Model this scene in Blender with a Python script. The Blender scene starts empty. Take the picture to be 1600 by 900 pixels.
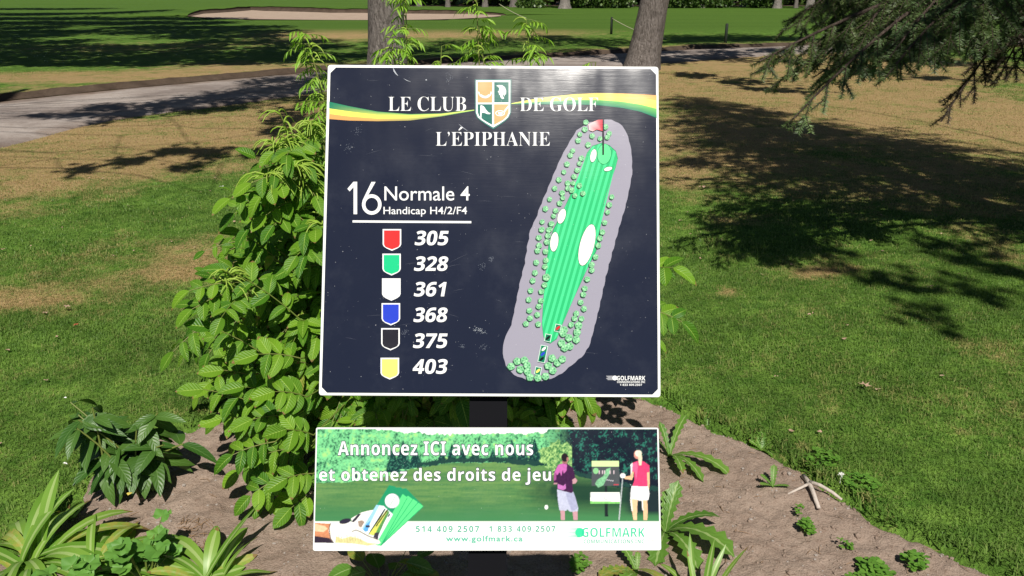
import bpy, math, random
import numpy as np
from mathutils import Vector, Matrix

random.seed(7)
rng = np.random.default_rng(11)
scene = bpy.context.scene
COL = scene.collection
PI = math.pi

# ------------------------------------------------------------------ camera, sky, sun, exposure
CAM_H, PITCH, F = 1.5, math.radians(20.3), 1256.0
cd = bpy.data.cameras.new('camera')
cd.sensor_width = 36.0
cd.lens = F / 1600 * 36
cd.clip_start, cd.clip_end = 0.05, 2000
cam = bpy.data.objects.new('camera', cd)
COL.objects.link(cam)
cam.location = (0, 0, CAM_H)
cam.rotation_euler = (PI / 2 - PITCH, 0, 0)
scene.camera = cam

SUN_EL, SUN_AZ = math.radians(50.6), math.radians(8.5)      # sun stands behind the camera, a little to its right
world = bpy.data.worlds.new('World')
scene.world = world
world.use_nodes = True
wn = world.node_tree
sky = wn.nodes.new('ShaderNodeTexSky')
sky.sky_type = 'NISHITA'
sky.sun_disc = False
sky.sun_elevation = SUN_EL
sky.sun_rotation = PI - SUN_AZ
sky.air_density = 0.6
sky.dust_density = 0.3
wn.links.new(sky.outputs[0], wn.nodes['Background'].inputs[0])
wn.nodes['Background'].inputs[1].default_value = 0.05
sl = bpy.data.lights.new('sun', 'SUN')
sl.energy = 5.0
sl.angle = math.radians(0.53)
sl.color = (1.0, 0.95, 0.87)
sun = bpy.data.objects.new('sun', sl)
COL.objects.link(sun)
sun.rotation_euler = (PI / 2 - SUN_EL, 0, SUN_AZ)
sun.location = (2, -10, 15)
S = np.array([math.sin(SUN_AZ) * math.cos(SUN_EL), -math.cos(SUN_AZ) * math.cos(SUN_EL), math.sin(SUN_EL)])
vs = scene.view_settings
vs.view_transform = 'Standard'
vs.look = 'None'
vs.exposure = 0.18
vs.gamma = 1.0
scene.cycles.max_bounces = 6
scene.cycles.transparent_max_bounces = 8

# ------------------------------------------------------------------ small helpers
SP, CP = math.sin(PITCH), math.cos(PITCH)
def ray(px, py):
    a, b = (px - 800) / F, (450 - py) / F
    return np.array([a, CP + b * SP, -SP + b * CP])
def at(px, py, z=0.0):
    d = ray(px, py)
    return np.array([0, 0, CAM_H]) + d * ((z - CAM_H) / d[2])
def atf(px, py, fwd):
    d = ray(px, py)
    return np.array([0, 0, CAM_H]) + d * (fwd / d[1])
def lin(r, g, b):
    f = lambda c: c / 12.92 if c <= 0.04045 else ((c + 0.055) / 1.055) ** 2.4
    return (f(r / 255), f(g / 255), f(b / 255), 1.0)
def nrm(v):
    v = np.asarray(v, float)
    return v / np.maximum(np.linalg.norm(v, axis=-1, keepdims=True), 1e-9)

def make_mesh(name, V, Q=None, T=None, luv=None, col=None, smooth=False):
    V = np.asarray(V, np.float32)
    me = bpy.data.meshes.new(name)
    nq = 0 if Q is None else len(Q)
    nt = 0 if T is None else len(T)
    me.vertices.add(len(V))
    me.vertices.foreach_set('co', V.ravel())
    idx = []
    if nq: idx.append(np.asarray(Q, np.int32).ravel())
    if nt: idx.append(np.asarray(T, np.int32).ravel())
    idx = np.concatenate(idx)
    me.loops.add(len(idx))
    me.loops.foreach_set('vertex_index', idx)
    me.polygons.add(nq + nt)
    st = np.concatenate([np.arange(nq) * 4, nq * 4 + np.arange(nt) * 3]).astype(np.int32)
    me.polygons.foreach_set('loop_start', st)
    me.polygons.foreach_set('use_smooth', np.full(nq + nt, bool(smooth)))
    if luv is not None:
        a = me.attributes.new('luv', 'FLOAT_VECTOR', 'POINT')
        a.data.foreach_set('vector', np.asarray(luv, np.float32).ravel())
    if col is not None:
        a = me.attributes.new('col', 'FLOAT_COLOR', 'POINT')
        a.data.foreach_set('color', np.asarray(col, np.float32).ravel())
    me.update(calc_edges=True)
    me.validate()
    return me

class MB:
    """collects geometry of ONE object"""
    def __init__(s):
        s.V, s.Q, s.T, s.L, s.C, s.n = [], [], [], [], [], 0
    def add(s, V, Q=None, T=None, luv=None, col=None):
        V = np.asarray(V, float).reshape(-1, 3)
        m = len(V)
        if Q is not None and len(Q): s.Q.append(np.asarray(Q, int) + s.n)
        if T is not None and len(T): s.T.append(np.asarray(T, int) + s.n)
        L = np.zeros((m, 3)) if luv is None else np.broadcast_to(np.asarray(luv, float), (m, 3))
        C = np.ones((m, 4)) if col is None else np.broadcast_to(np.asarray(col, float), (m, 4))
        s.V.append(V); s.L.append(L); s.C.append(C); s.n += m
    def inst(s, tmpl, M, O, rand=None):
        """tmpl=(V,Q,T,luv); M (m,3,3) columns = axes, O (m,3)"""
        V, Q, T, L = tmpl
        m, k = len(O), len(V)
        if m == 0: return
        W = np.einsum('mij,kj->mki', M, V) + O[:, None, :]
        off = (np.arange(m) * k)[:, None, None]
        QQ = (Q[None] + off).reshape(-1, 4) if Q is not None else None
        TT = (T[None] + off).reshape(-1, 3) if T is not None else None
        LL = np.repeat(L[None], m, 0).copy()
        if rand is None: rand = rng.random(m)
        LL[:, :, 2] = rand[:, None]
        s.add(W.reshape(-1, 3), QQ, TT, LL.reshape(-1, 3))
    def tube(s, pts, rad, n=6, cap=True, luv=None):
        P = np.asarray(pts, float)
        m = len(P)
        rad = np.broadcast_to(np.asarray(rad, float), (m,))
        t = nrm(np.gradient(P, axis=0))
        up = np.array([0, 0, 1.0]) if abs(t[0][2]) < .9 else np.array([1.0, 0, 0])
        u = np.zeros_like(P); x = nrm(np.cross(up, t[0]))
        for i in range(m):
            x = nrm(x - t[i] * np.dot(x, t[i])); u[i] = x
        w = np.cross(t, u)
        a = np.arange(n) * 2 * PI / n
        V = P[:, None] + rad[:, None, None] * (np.cos(a)[None, :, None] * u[:, None] + np.sin(a)[None, :, None] * w[:, None])
        Q = [(i * n + j, i * n + (j + 1) % n, (i + 1) * n + (j + 1) % n, (i + 1) * n + j) for i in range(m - 1) for j in range(n)]
        V = V.reshape(-1, 3); T = []
        if cap:
            V = np.vstack([V, P[:1], P[-1:]])
            for j in range(n):
                T.append((m * n, (j + 1) % n, j))
                T.append((m * n + 1, (m - 1) * n + j, (m - 1) * n + (j + 1) % n))
        s.add(V, Q, T, luv)
    def box(s, c, h, col=None):
        c = np.asarray(c, float); h = np.asarray(h, float)
        V = np.array([[x, y, z] for x in (-1, 1) for y in (-1, 1) for z in (-1, 1)]) * h + c
        s.add(V, [(0, 1, 3, 2), (4, 6, 7, 5), (0, 4, 5, 1), (2, 3, 7, 6), (0, 2, 6, 4), (1, 5, 7, 3)], col=col)
    def build(s, name, mat, parent=None, smooth=False):
        V = np.vstack(s.V)
        Q = np.vstack(s.Q) if s.Q else None
        T = np.vstack(s.T) if s.T else None
        me = make_mesh(name, V, Q, T, np.vstack(s.L), np.vstack(s.C), smooth)
        me.materials.append(mat)
        o = bpy.data.objects.new(name, me)
        COL.objects.link(o)
        if parent is not None: o.parent = parent
        return o

def tag(o, label=None, cat=None, group=None, kind=None):
    if label: o['label'] = label
    if cat: o['category'] = cat
    if group: o['group'] = group
    if kind: o['kind'] = kind
    return o
def thing(name, loc, label, cat, group=None):
    o = bpy.data.objects.new(name, None)
    o.empty_display_size = .05
    COL.objects.link(o); o.location = loc
    return tag(o, label, cat, group)

def basis(d, n):
    """rows->(m,3,3) matrices with columns side, dir, normal"""
    d = nrm(d); x = nrm(np.cross(d, n)); z = np.cross(x, d)
    return np.stack([x, d, z], -1)

# ------------------------------------------------------------------ materials
def newmat(name):
    m = bpy.data.materials.new(name); m.use_nodes = True
    nt = m.node_tree
    return m, nt, nt.nodes['Principled BSDF'], nt.nodes['Material Output']
def N(nt, kind, **kw):
    n = nt.nodes.new('ShaderNode' + kind)
    for k, v in kw.items():
        if k.startswith('i_'): n.inputs[int(k[2:])].default_value = v
        else: setattr(n, k, v)
    return n
def math_(nt, op, a, b=None, clamp=False):
    n = N(nt, 'Math', operation=op); n.use_clamp = clamp
    for i, x in enumerate((a, b)):
        if x is None: continue
        if isinstance(x, (int, float)): n.inputs[i].default_value = x
        else: nt.links.new(x, n.inputs[i])
    return n.outputs[0]
def mixc(nt, fac, a, b, mode='MIX'):
    n = N(nt, 'MixRGB', blend_type=mode)
    for i, x in enumerate((fac, a, b)):
        if isinstance(x, (int, float)): n.inputs[i].default_value = x
        elif isinstance(x, tuple): n.inputs[i].default_value = x
        else: nt.links.new(x, n.inputs[i])
    return n.outputs[0]
def noise(nt, vec, scale, detail=4, rough=.55):
    n = N(nt, 'TexNoise'); n.inputs['Scale'].default_value = scale
    n.inputs['Detail'].default_value = detail; n.inputs['Roughness'].default_value = rough
    if vec is not None: nt.links.new(vec, n.inputs['Vector'])
    return n.outputs['Fac']
def ramp(nt, fac, stops):
    n = N(nt, 'ValToRGB'); e = n.color_ramp.elements
    while len(e) < len(stops): e.new(.5)
    for q, (p, c) in zip(e, stops): q.position = p; q.color = c if len(c) == 4 else (*c, 1)
    nt.links.new(fac, n.inputs[0]); return n.outputs[0]
def bump(nt, h, strength, dist, p):
    b = N(nt, 'Bump'); b.inputs['Strength'].default_value = strength; b.inputs['Distance'].default_value = dist
    nt.links.new(h, b.inputs['Height']); nt.links.new(b.outputs[0], p.inputs['Normal']); return b
def luvsep(nt):
    a = N(nt, 'Attribute', attribute_name='luv'); s = N(nt, 'SeparateXYZ')
    nt.links.new(a.outputs['Vector'], s.inputs[0]); return s.outputs
def pos(nt): return N(nt, 'NewGeometry').outputs['Position']
def mapped(nt, vec, scale):
    m = N(nt, 'Mapping'); m.inputs['Scale'].default_value = scale
    nt.links.new(vec, m.inputs['Vector']); return m.outputs[0]

def leafmat(name, c1, c2, veins=0.0, mid=None, trans=.3, rough=.42, spec=.45, midw=.1, aged=0):
    m, nt, p, out = newmat(name)
    u, v, r = luvsep(nt)
    c = mixc(nt, r, c1, c2)
    big = noise(nt, pos(nt), 9.0, 2)
    c = mixc(nt, math_(nt, 'MULTIPLY', big, .35), c, tuple(x * .55 for x in c1[:3]) + (1,))
    au = math_(nt, 'ABSOLUTE', u)
    if mid:
        f = math_(nt, 'MULTIPLY', math_(nt, 'LESS_THAN', au, midw), .75)
        c = mixc(nt, f, c, mid)
    if aged:
        sp = noise(nt, pos(nt), 60.0, 4, .6)
        old = math_(nt, 'MULTIPLY', math_(nt, 'GREATER_THAN', r, 1 - aged), ramp(nt, sp, [(.38, (0, 0, 0)), (.62, (.85, .85, .85))]))
        c = mixc(nt, old, c, (.42, .36, .08, 1))
        tipb = math_(nt, 'MULTIPLY', math_(nt, 'GREATER_THAN', math_(nt, 'ADD', v, math_(nt, 'MULTIPLY', sp, .3)), 1.07), math_(nt, 'GREATER_THAN', r, .55))
        c = mixc(nt, tipb, c, (.26, .17, .06, 1))
    nt.links.new(c, p.inputs['Base Color'])
    p.inputs['Roughness'].default_value = rough
    p.inputs['Specular IOR Level'].default_value = spec
    if veins:
        w = math_(nt, 'SINE', math_(nt, 'MULTIPLY', math_(nt, 'SUBTRACT', v, math_(nt, 'MULTIPLY', au, .22)), 52.0))
        mr = math_(nt, 'MULTIPLY', math_(nt, 'LESS_THAN', au, .08), -1.5)
        bump(nt, math_(nt, 'ADD', w, mr), veins, .0015, p)
    t = N(nt, 'BsdfTranslucent')
    nt.links.new(mixc(nt, 1.0, c, (1.0, 1.05, .5, 1), 'MULTIPLY'), t.inputs['Color'])
    mx = N(nt, 'MixShader'); mx.inputs[0].default_value = trans
    nt.links.new(p.outputs[0], mx.inputs[1]); nt.links.new(t.outputs[0], mx.inputs[2])
    nt.links.new(mx.outputs[0], out.inputs['Surface'])
    return m

GREEN1, GREEN2 = (.066, .165, .020, 1), (.215, .365, .060, 1)
DRY1, DRY2 = (.33, .20, .085, 1), (.57, .425, .21, 1)
def lawnmat(name, blade):
    m, nt, p, out = newmat(name)
    d, h, r = luvsep(nt)
    P = pos(nt)
    n1 = noise(nt, P, 1.7, 5, .65)
    n2 = noise(nt, P, 11.0, 4, .6)
    n3 = noise(nt, mapped(nt, P, (1, .55, 1)), 60.0, 3, .7)
    g = mixc(nt, ramp(nt, n2, [(.3, (0, 0, 0)), (.7, (1, 1, 1))]), GREEN1, GREEN2)
    g = mixc(nt, ramp(nt, noise(nt, P, 2.6, 3, .6), [(.38, (0, 0, 0)), (.62, (.55, .55, .55))]), g, (.055, .115, .016, 1))
    y = mixc(nt, n2, DRY1, DRY2)
    f = math_(nt, 'ADD', d, math_(nt, 'MULTIPLY', math_(nt, 'SUBTRACT', n1, .5), 1.5))
    f = math_(nt, 'ADD', f, math_(nt, 'MULTIPLY', math_(nt, 'SUBTRACT', n3, .5), .9))
    n5 = noise(nt, P, 6.0, 4, .6); f = math_(nt, 'ADD', f, math_(nt, 'MULTIPLY', math_(nt, 'SUBTRACT', n5, .5), 1.1))
    if blade: f = math_(nt, 'ADD', f, math_(nt, 'MULTIPLY', math_(nt, 'SUBTRACT', r, .5), .8))
    f = ramp(nt, f, [(.22, (0, 0, 0)), (.80, (1, 1, 1))])
    y = mixc(nt, ramp(nt, noise(nt, P, .9, 3), [(.35, (0, 0, 0)), (.65, (.6, .6, .6))]), y, (.47, .325, .15, 1))
    c = mixc(nt, f, g, y)
    if blade:
        c = mixc(nt, math_(nt, 'MULTIPLY', r, .35), c, (.31, .45, .12, 1))
        p.inputs['Roughness'].default_value = .5
        p.inputs['Specular IOR Level'].default_value = .35
        t = N(nt, 'BsdfTranslucent'); nt.links.new(c, t.inputs['Color'])
        mx = N(nt, 'MixShader'); mx.inputs[0].default_value = .38
        nt.links.new(p.outputs[0], mx.inputs[1]); nt.links.new(t.outputs[0], mx.inputs[2])
        nt.links.new(mx.outputs[0], out.inputs['Surface'])
    else:
        # the far fairway: fresher green, mown in broad bands (attribute h)
        band = noise(nt, mapped(nt, P, (.03, .35, 1)), 1.0, 2)
        far = mixc(nt, band, (.062, .135, .018, 1), (.12, .215, .034, 1))
        c = mixc(nt, h, c, far)
        sp = ramp(nt, n3, [(.35, (.45, .45, .45)), (.65, (1, 1, 1))])
        c = mixc(nt, .8, c, sp, 'MULTIPLY')
        p.inputs['Roughness'].default_value = .95
        p.inputs['Specular IOR Level'].default_value = .1
        bump(nt, n3, .9, .03, p)
    nt.links.new(c, p.inputs['Base Color'])
    return m

def soilmat(name, c1, c2, c3, scale=1.0, bs=.8):
    m, nt, p, out = newmat(name)
    P = pos(nt)
    n1 = noise(nt, P, 5 * scale, 6, .65); n2 = noise(nt, P, 55 * scale, 5, .7); n3 = noise(nt, P, 190 * scale, 3, .6)
    c = mixc(nt, ramp(nt, n1, [(.32, (0, 0, 0)), (.68, (1, 1, 1))]), c1, c2)
    c = mixc(nt, ramp(nt, n2, [(.55, (0, 0, 0)), (.75, (1, 1, 1))]), c, c3)
    c = mixc(nt, .55, c, ramp(nt, n3, [(.3, (.55, .5, .47)), (.62, (1, 1, 1))]), 'MULTIPLY')
    nt.links.new(c, p.inputs['Base Color'])
    p.inputs['Roughness'].default_value = .95; p.inputs['Specular IOR Level'].default_value = .15
    h = math_(nt, 'ADD', n2, math_(nt, 'MULTIPLY', n3, .5))
    bump(nt, h, bs, .012 / scale ** .5, p)
    return m

def plain(name, c, rough=.6, spec=.4, metal=0, var=.25, vscale=30, b=.0):
    m, nt, p, out = newmat(name)
    n = noise(nt, pos(nt), vscale, 4)
    cc = mixc(nt, math_(nt, 'MULTIPLY', n, var), c, tuple(x * .4 for x in c[:3]) + (1,))
    nt.links.new(cc, p.inputs['Base Color'])
    p.inputs['Roughness'].default_value = rough; p.inputs['Specular IOR Level'].default_value = spec; p.inputs['Metallic'].default_value = metal
    if b: bump(nt, n, b, .01, p)
    return m

def barkmat(name, c1, c2, sc=1.0):
    m, nt, p, out = newmat(name)
    P = mapped(nt, pos(nt), (sc, sc, sc * .35))
    n1 = noise(nt, P, 22, 6, .7)
    v = N(nt, 'TexVoronoi', feature='DISTANCE_TO_EDGE'); v.inputs['Scale'].default_value = 17
    nt.links.new(P, v.inputs['Vector'])
    cr = ramp(nt, v.outputs['Distance'], [(.0, (0, 0, 0)), (.16, (1, 1, 1))])
    c = mixc(nt, n1, c1, c2)
    c = mixc(nt, .10, c, cr, 'MULTIPLY')
    fis = noise(nt, mapped(nt, pos(nt), (sc * 2.2, sc * 2.2, sc * .5)), 14, 5, .7); c = mixc(nt, .75, c, ramp(nt, fis, [(.36, (.30, .28, .27)), (.58, (1, 1, 1))]), 'MULTIPLY')
    spots = noise(nt, pos(nt), 5, 3); c = mixc(nt, ramp(nt, spots, [(.55, (0, 0, 0)), (.7, (.5, .5, .5))]), c, tuple(x * .45 for x in c1[:3]) + (1,))
    nt.links.new(c, p.inputs['Base Color'])
    p.inputs['Roughness'].default_value = .9; p.inputs['Specular IOR Level'].default_value = .2
    bump(nt, math_(nt, 'ADD', math_(nt, 'MULTIPLY', n1, .6), math_(nt, 'ADD', math_(nt, 'MULTIPLY', cr, .15), fis)), .9, .05, p)
    return m

def printmat(name):
    """printed vinyl: the ink colour is stored on the mesh, one glossy laminate with fine wrinkles over all"""
    m, nt, p, out = newmat(name)
    a = N(nt, 'Attribute', attribute_name='col')
    obj = N(nt, 'TexCoord').outputs['Object']
    w1 = noise(nt, mapped(nt, obj, (16, 210, 1)), 1.0, 4, .6)
    w2 = noise(nt, mapped(nt, obj, (90, 420, 1)), 1.0, 3, .6)
    w3 = noise(nt, mapped(nt, obj, (19, 4.5, 1)), 1.0, 1, .4)
    w4 = noise(nt, obj, 13.0, 3, .5)
    dust = noise(nt, obj, 7.0, 6, .7)
    c = mixc(nt, math_(nt, 'MULTIPLY', ramp(nt, dust, [(.5, (0, 0, 0)), (.8, (1, 1, 1))]), .03), a.outputs['Color'], (.55, .58, .66, 1))
    speck = noise(nt, obj, 240.0, 1, .5)
    c = mixc(nt, math_(nt, 'MULTIPLY', math_(nt, 'GREATER_THAN', speck, .79), .35), c, (.8, .8, .82, 1))
    nt.links.new(c, p.inputs['Base Color'])
    nt.links.new(math_(nt, 'ADD', math_(nt, 'MULTIPLY', w4, .12), .07), p.inputs['Roughness'])
    p.inputs['Specular IOR Level'].default_value = .5
    h = math_(nt, 'ADD', math_(nt, 'MULTIPLY', w1, .000042), math_(nt, 'MULTIPLY', w2, .000016))
    h = math_(nt, 'ADD', h, math_(nt, 'MULTIPLY', w3, .0009))
    bump(nt, h, 1.0, 1.0, p)
    return m

M = {}
M['lawn'] = lawnmat('lawn', False)
M['blade'] = lawnmat('grass_blade', True)
M['soil'] = soilmat('garden_soil', (.29, .215, .168, 1), (.38, .295, .235, 1), (.19, .125, .09, 1))
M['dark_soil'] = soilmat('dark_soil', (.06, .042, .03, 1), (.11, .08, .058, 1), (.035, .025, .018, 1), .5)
M['gravel'] = soilmat('path_gravel', (.36, .31, .275, 1), (.44, .39, .355, 1), (.27, .215, .18, 1), .35, .5)
M['sand'] = soilmat('bunker_sand', (.38, .29, .22, 1), (.46, .36, .28, 1), (.32, .24, .18, 1), .25, .4)
M['bark'] = barkmat('grey_bark', (.13, .108, .095, 1), (.30, .265, .245, 1))
M['spruce_bark'] = barkmat('spruce_bark', (.085, .06, .045, 1), (.16, .12, .10, 1), 1.5)
M['pale_bark'] = barkmat('pale_bark', (.22, .195, .175, 1), (.36, .32, .29, 1), .6)
M['bush_leaf'] = leafmat('goatsbeard_leaf', (.068, .20, .014, 1), (.225, .42, .03, 1), veins=.5, mid=(.36, .54, .09, 1), trans=.32, midw=.06, spec=.3, aged=.018)
M['plume'] = leafmat('goatsbeard_plume', (.36, .56, .06, 1), (.52, .68, .13, 1), trans=.35, spec=.3)
M['young_leaf'] = leafmat('goatsbeard_young', (.20, .42, .03, 1), (.36, .58, .07, 1), trans=.35, spec=.3)
M['stem'] = leafmat('green_stem', (.16, .22, .04, 1), (.22, .22, .07, 1), trans=0.05)
M['phlox_leaf'] = leafmat('dark_clump_leaf', (.04, .115, .016, 1), (.09, .185, .03, 1), veins=.25, mid=(.13, .24, .06, 1), trans=.2, midw=.05)
M['strap_leaf'] = leafmat('strap_leaf', (.14, .31, .035, 1), (.26, .43, .065, 1), mid=(.42, .54, .20, 1), trans=.3, rough=.4, midw=.14, aged=.15)
M['strap_leaf_dark'] = leafmat('strap_leaf_dark', (.09, .20, .03, 1), (.17, .30, .05, 1), mid=(.26, .38, .12, 1), trans=.3, rough=.35, midw=.12)
M['weed_leaf'] = leafmat('weed_leaf', (.10, .24, .03, 1), (.18, .33, .05, 1), veins=.2, mid=(.36, .48, .18, 1), trans=.3, midw=.06, aged=.1)
M['columbine_leaf'] = leafmat('columbine_leaf', (.11, .28, .045, 1), (.18, .38, .06, 1), trans=.25, rough=.55)
M['clover'] = leafmat('clover_leaf', (.10, .25, .03, 1), (.17, .34, .05, 1), trans=.25)
M['needle'] = leafmat('spruce_needle', (.045, .082, .020, 1), (.115, .165, .042, 1), trans=.08, rough=.5)
M['needle_brown'] = leafmat('spruce_needle_dry', (.045, .04, .02, 1), (.085, .06, .035, 1), trans=.05, rough=.6)
M['needle_blue'] = leafmat('spruce_needle_new', (.075, .135, .05, 1), (.17, .25, .075, 1), trans=.08, rough=.5)
M['tree_leaf'] = leafmat('tree_leaf', (.05, .10, .018, 1), (.11, .17, .035, 1), trans=.2)
M['wood_leaf'] = leafmat('woodland_leaf', (.035, .085, .014, 1), (.11, .17, .035, 1), trans=.15)
M['print'] = printmat('printed_vinyl')
M['white_panel'] = plain('white_panel', (.82, .82, .80, 1), .45, .5, 0, .06)
M['post'] = plain('black_post', (.003, .003, .005, 1), .75, .12, 0, .2)
M['stick'] = plain('weathered_stick', (.60, .52, .45, 1), .85, .2, 0, .6, 60, .6)
M['stake'] = plain('dark_stake', (.022, .03, .022, 1), .7, .3)
M['rope'] = plain('pale_rope', (.36, .36, .22, 1), .9, .2)
M['dead_leaf'] = leafmat('dead_leaf', (.42, .27, .19, 1), (.5, .36, .25, 1), trans=.1, rough=.8)
M['pebble'] = plain('pebble', (.38, .33, .29, 1), .85, .3, 0, .6, 80)
M['litter'] = plain('dry_litter', (.30, .19, .11, 1), .9, .2, 0, .6, 40)
M['white_petal'] = plain('white_petal', (.8, .8, .76, 1), .7, .3, 0, .1)
M['yellow_petal'] = plain('yellow_petal', (.75, .6, .12, 1), .7, .3, 0, .1)
M['red_petal'] = plain('red_petal', (.35, .07, .04, 1), .7, .3, 0, .1)

nt = M['gravel'].node_tree; p = nt.nodes['Principled BSDF']
src = p.inputs['Base Color'].links[0].from_socket
u_ = luvsep(nt)[0]
e_ = math_(nt, 'MULTIPLY', math_(nt, 'ABSOLUTE', math_(nt, 'SUBTRACT', u_, .46)), 2.0)
e_ = math_(nt, 'ADD', e_, math_(nt, 'MULTIPLY', math_(nt, 'SUBTRACT', noise(nt, pos(nt), 1.6, 5, .65), .5), .9))
dirt = mixc(nt, ramp(nt, e_, [(.70, (0, 0, 0)), (1.0, (.8, .8, .8))]), src, (.19, .125, .08, 1))
stain = ramp(nt, noise(nt, pos(nt), .7, 6, .7), [(.42, (.62, .60, .60)), (.6, (1, 1, 1))])
nt.links.new(mixc(nt, 1.0, dirt, stain, 'MULTIPLY'), p.inputs['Base Color'])

# ------------------------------------------------------------------ the ground and its regions
def path_side(pxs): return np.array([at(x, y)[:2] for x, y in pxs])
NEAR = path_side([(-420, 330), (-150, 270), (0, 233), (71, 214), (135, 196), (220, 181), (337, 168), (490, 146), (640, 128), (800, 114), (1028, 100), (1151, 90), (1227, 85), (1400, 77), (1567, 70), (1750, 64), (2000, 57)])
FARE = path_side([(-420, 215), (-150, 178), (0, 156), (67, 150), (140, 142), (216, 135), (337, 124), (472, 113), (640, 101), (800, 92), (1064, 77), (1189, 73), (1227, 71.5), (1415, 67), (1567, 62), (1750, 57), (2000, 51)])
def resample(P, n):
    s = np.concatenate([[0], np.cumsum(np.linalg.norm(np.diff(P, axis=0), axis=1))])
    t = np.linspace(0, s[-1], n)
    return np.stack([np.interp(t, s, P[:, k]) for k in range(P.shape[1])], 1)
def smooth_line(P, it=3):
    for _ in range(it):
        Q = [P[0]]
        for a, b in zip(P[:-1], P[1:]): Q += [a * .75 + b * .25, a * .25 + b * .75]
        P = np.array(Q + [P[-1]])
    return P
NEAR, FARE = smooth_line(NEAR, 2), smooth_line(FARE, 2)
PATH_POLY = np.vstack([NEAR, FARE[::-1]])
BED = np.array([at(x, y)[:2] for x, y in [(352, 606), (322, 640), (292, 662), (240, 664), (172, 690), (132, 730), (96, 790), (44, 830), (-80, 900)]]
               + [(-1.75, .6), (1.9, .6)] +
               [at(x, y)[:2] for x, y in [(1660, 945), (1560, 882), (1508, 864), (1461, 838), (1424, 824), (1375, 804), (1356, 784), (1322, 766), (1285, 746), (1255, 725), (1210, 698), (1169, 677), (1127, 666), (1080, 638), (1035, 618), (900, 575), (650, 560), (450, 575)]])
BUNK = np.array([at(x, y)[:2] for x, y in [(294, 25), (330, 29.5), (420, 30.5), (520, 31.5), (620, 31.5), (700, 30.5), (770, 27), (790, 24), (740, 22), (640, 21), (520, 19.5), (430, 17), (390, 15.5), (350, 19), (310, 21)]])
BUNK = smooth_line(np.vstack([BUNK, BUNK[:1]]), 2)[:-1]
def inside(P, poly):
    x, y = P[:, 0], P[:, 1]
    r = np.zeros(len(P), bool)
    for (x1, y1), (x2, y2) in zip(poly, np.roll(poly, -1, 0)):
        c = ((y1 > y) != (y2 > y))
        with np.errstate(divide='ignore', invalid='ignore'):
            xi = (x2 - x1) * (y - y1) / (y2 - y1) + x1
        r ^= c & (x < xi)
    return r
def sdist(P, poly):
    """signed distance, positive inside"""
    d = np.full(len(P), 1e9)
    for a, b in zip(poly, np.roll(poly, -1, 0)):
        ab = b - a; t = np.clip(((P - a) @ ab) / max(ab @ ab, 1e-12), 0, 1)
        d = np.minimum(d, np.linalg.norm(P - a - t[:, None] * ab, axis=1))
    return np.where(inside(P, poly), d, -d)

# dry patches of the lawn: centre and half sizes seen in the photograph, turned into ellipses on the ground
DRYB = []
def dryb(px, py, rx, ry, w):
    c = at(px, py); a = at(px + rx, py); b0, b1 = at(px, max(py - ry, 4)), at(px, py + ry)
    DRYB.append((c[0], (b0[1] + b1[1]) / 2, abs(a[0] - c[0]), abs(b0[1] - b1[1]) / 2, w))
for q in [(60, 275, 190, 60, .75), (250, 212, 170, 26, 1.0), (430, 200, 120, 40, .95), (70, 260, 120, 30, .5), (330, 260, 160, 22, .35), (150, 440, 260, 45, .33), (330, 400, 120, 40, .5), (20, 470, 90, 22, .5),
          (150, 122, 280, 12, .9), (350, 105, 120, 10, .6), (520, 52, 130, 16, .6), (720, 48, 230, 14, .9), (200, 75, 220, 10, .3),
          (1300, 165, 340, 75, 1.0), (1450, 190, 260, 50, 1.0), (1120, 240, 140, 50, .8), (1100, 110, 160, 18, .8), (1400, 110, 300, 30, .65), (1480, 300, 260, 50, .5),
          (1060, 285, 60, 30, .4), (1290, 420, 60, 18, .4), (1150, 345, 60, 12, .35), (1130, 455, 18, 9, .7), (1270, 425, 40, 9, .45), (1540, 560, 60, 40, .3), (1590, 400, 50, 60, .35)]:
    dryb(*q)
def fairway_h(P):
    """0 near, 1 on the mown fairway beyond the path"""
    return np.clip((P[:, 1] - (30.5 + .10 * P[:, 0] * (P[:, 0] > 0) - .0 * P[:, 0])) / 5.0, 0, 1)
def dry(P):
    f = np.full(len(P), .06)
    for cx, cy, rx, ry, w in DRYB:
        q = ((P[:, 0] - cx) / rx) ** 2 + ((P[:, 1] - cy) / ry) ** 2
        f += w * np.exp(-1.1 * q ** 1.5)
    on = (P[:, 1] > 3) & (P[:, 1] < 40)
    d = np.full(len(P), 9.0)
    if on.any(): d[on] = np.maximum(-sdist(P[on], PATH_POLY), 0)
    f += .42 * np.exp(-(d / 1.1) ** 2)
    return np.clip(f, 0, .78)

def axis(lo, hi, fine_lo, fine_hi, step, g):
    a = list(np.arange(fine_lo, fine_hi + step / 2, step))
    s = step
    while a[-1] < hi: s *= g; a.append(a[-1] + s)
    s = step; b = [a[0]]
    while b[-1] > lo: s *= g; b.append(b[-1] - s)
    return np.array(b[:0:-1] + a)
gx = axis(-500, 500, -7, 7, .12, 1.09); gy = axis(-60, 700, .4, 14, .10, 1.05)
X, Y = np.meshgrid(gx, gy)
GP = np.stack([X.ravel(), Y.ravel()], 1)
gz = np.zeros(len(GP))
bs = sdist(GP, BED); gz -= np.clip((bs - .03) / .1, 0, 1) * .12                       # the bed is dug out, its soil is a mesh of its own
bk = sdist(GP, BUNK); gz -= np.clip(bk / .6, 0, 1) * .25                               # sand hollow
ps = sdist(GP, PATH_POLY); gz -= np.clip((ps - .02) / .2, 0, 1) * .05
nx, ny = len(gx), len(gy)
ii = (np.arange(ny - 1)[:, None] * nx + np.arange(nx - 1)[None]).ravel()
GQ = np.stack([ii, ii + 1, ii + nx + 1, ii + nx], 1)
gl = np.stack([dry(GP), fairway_h(GP), np.zeros(len(GP))], 1)
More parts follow.
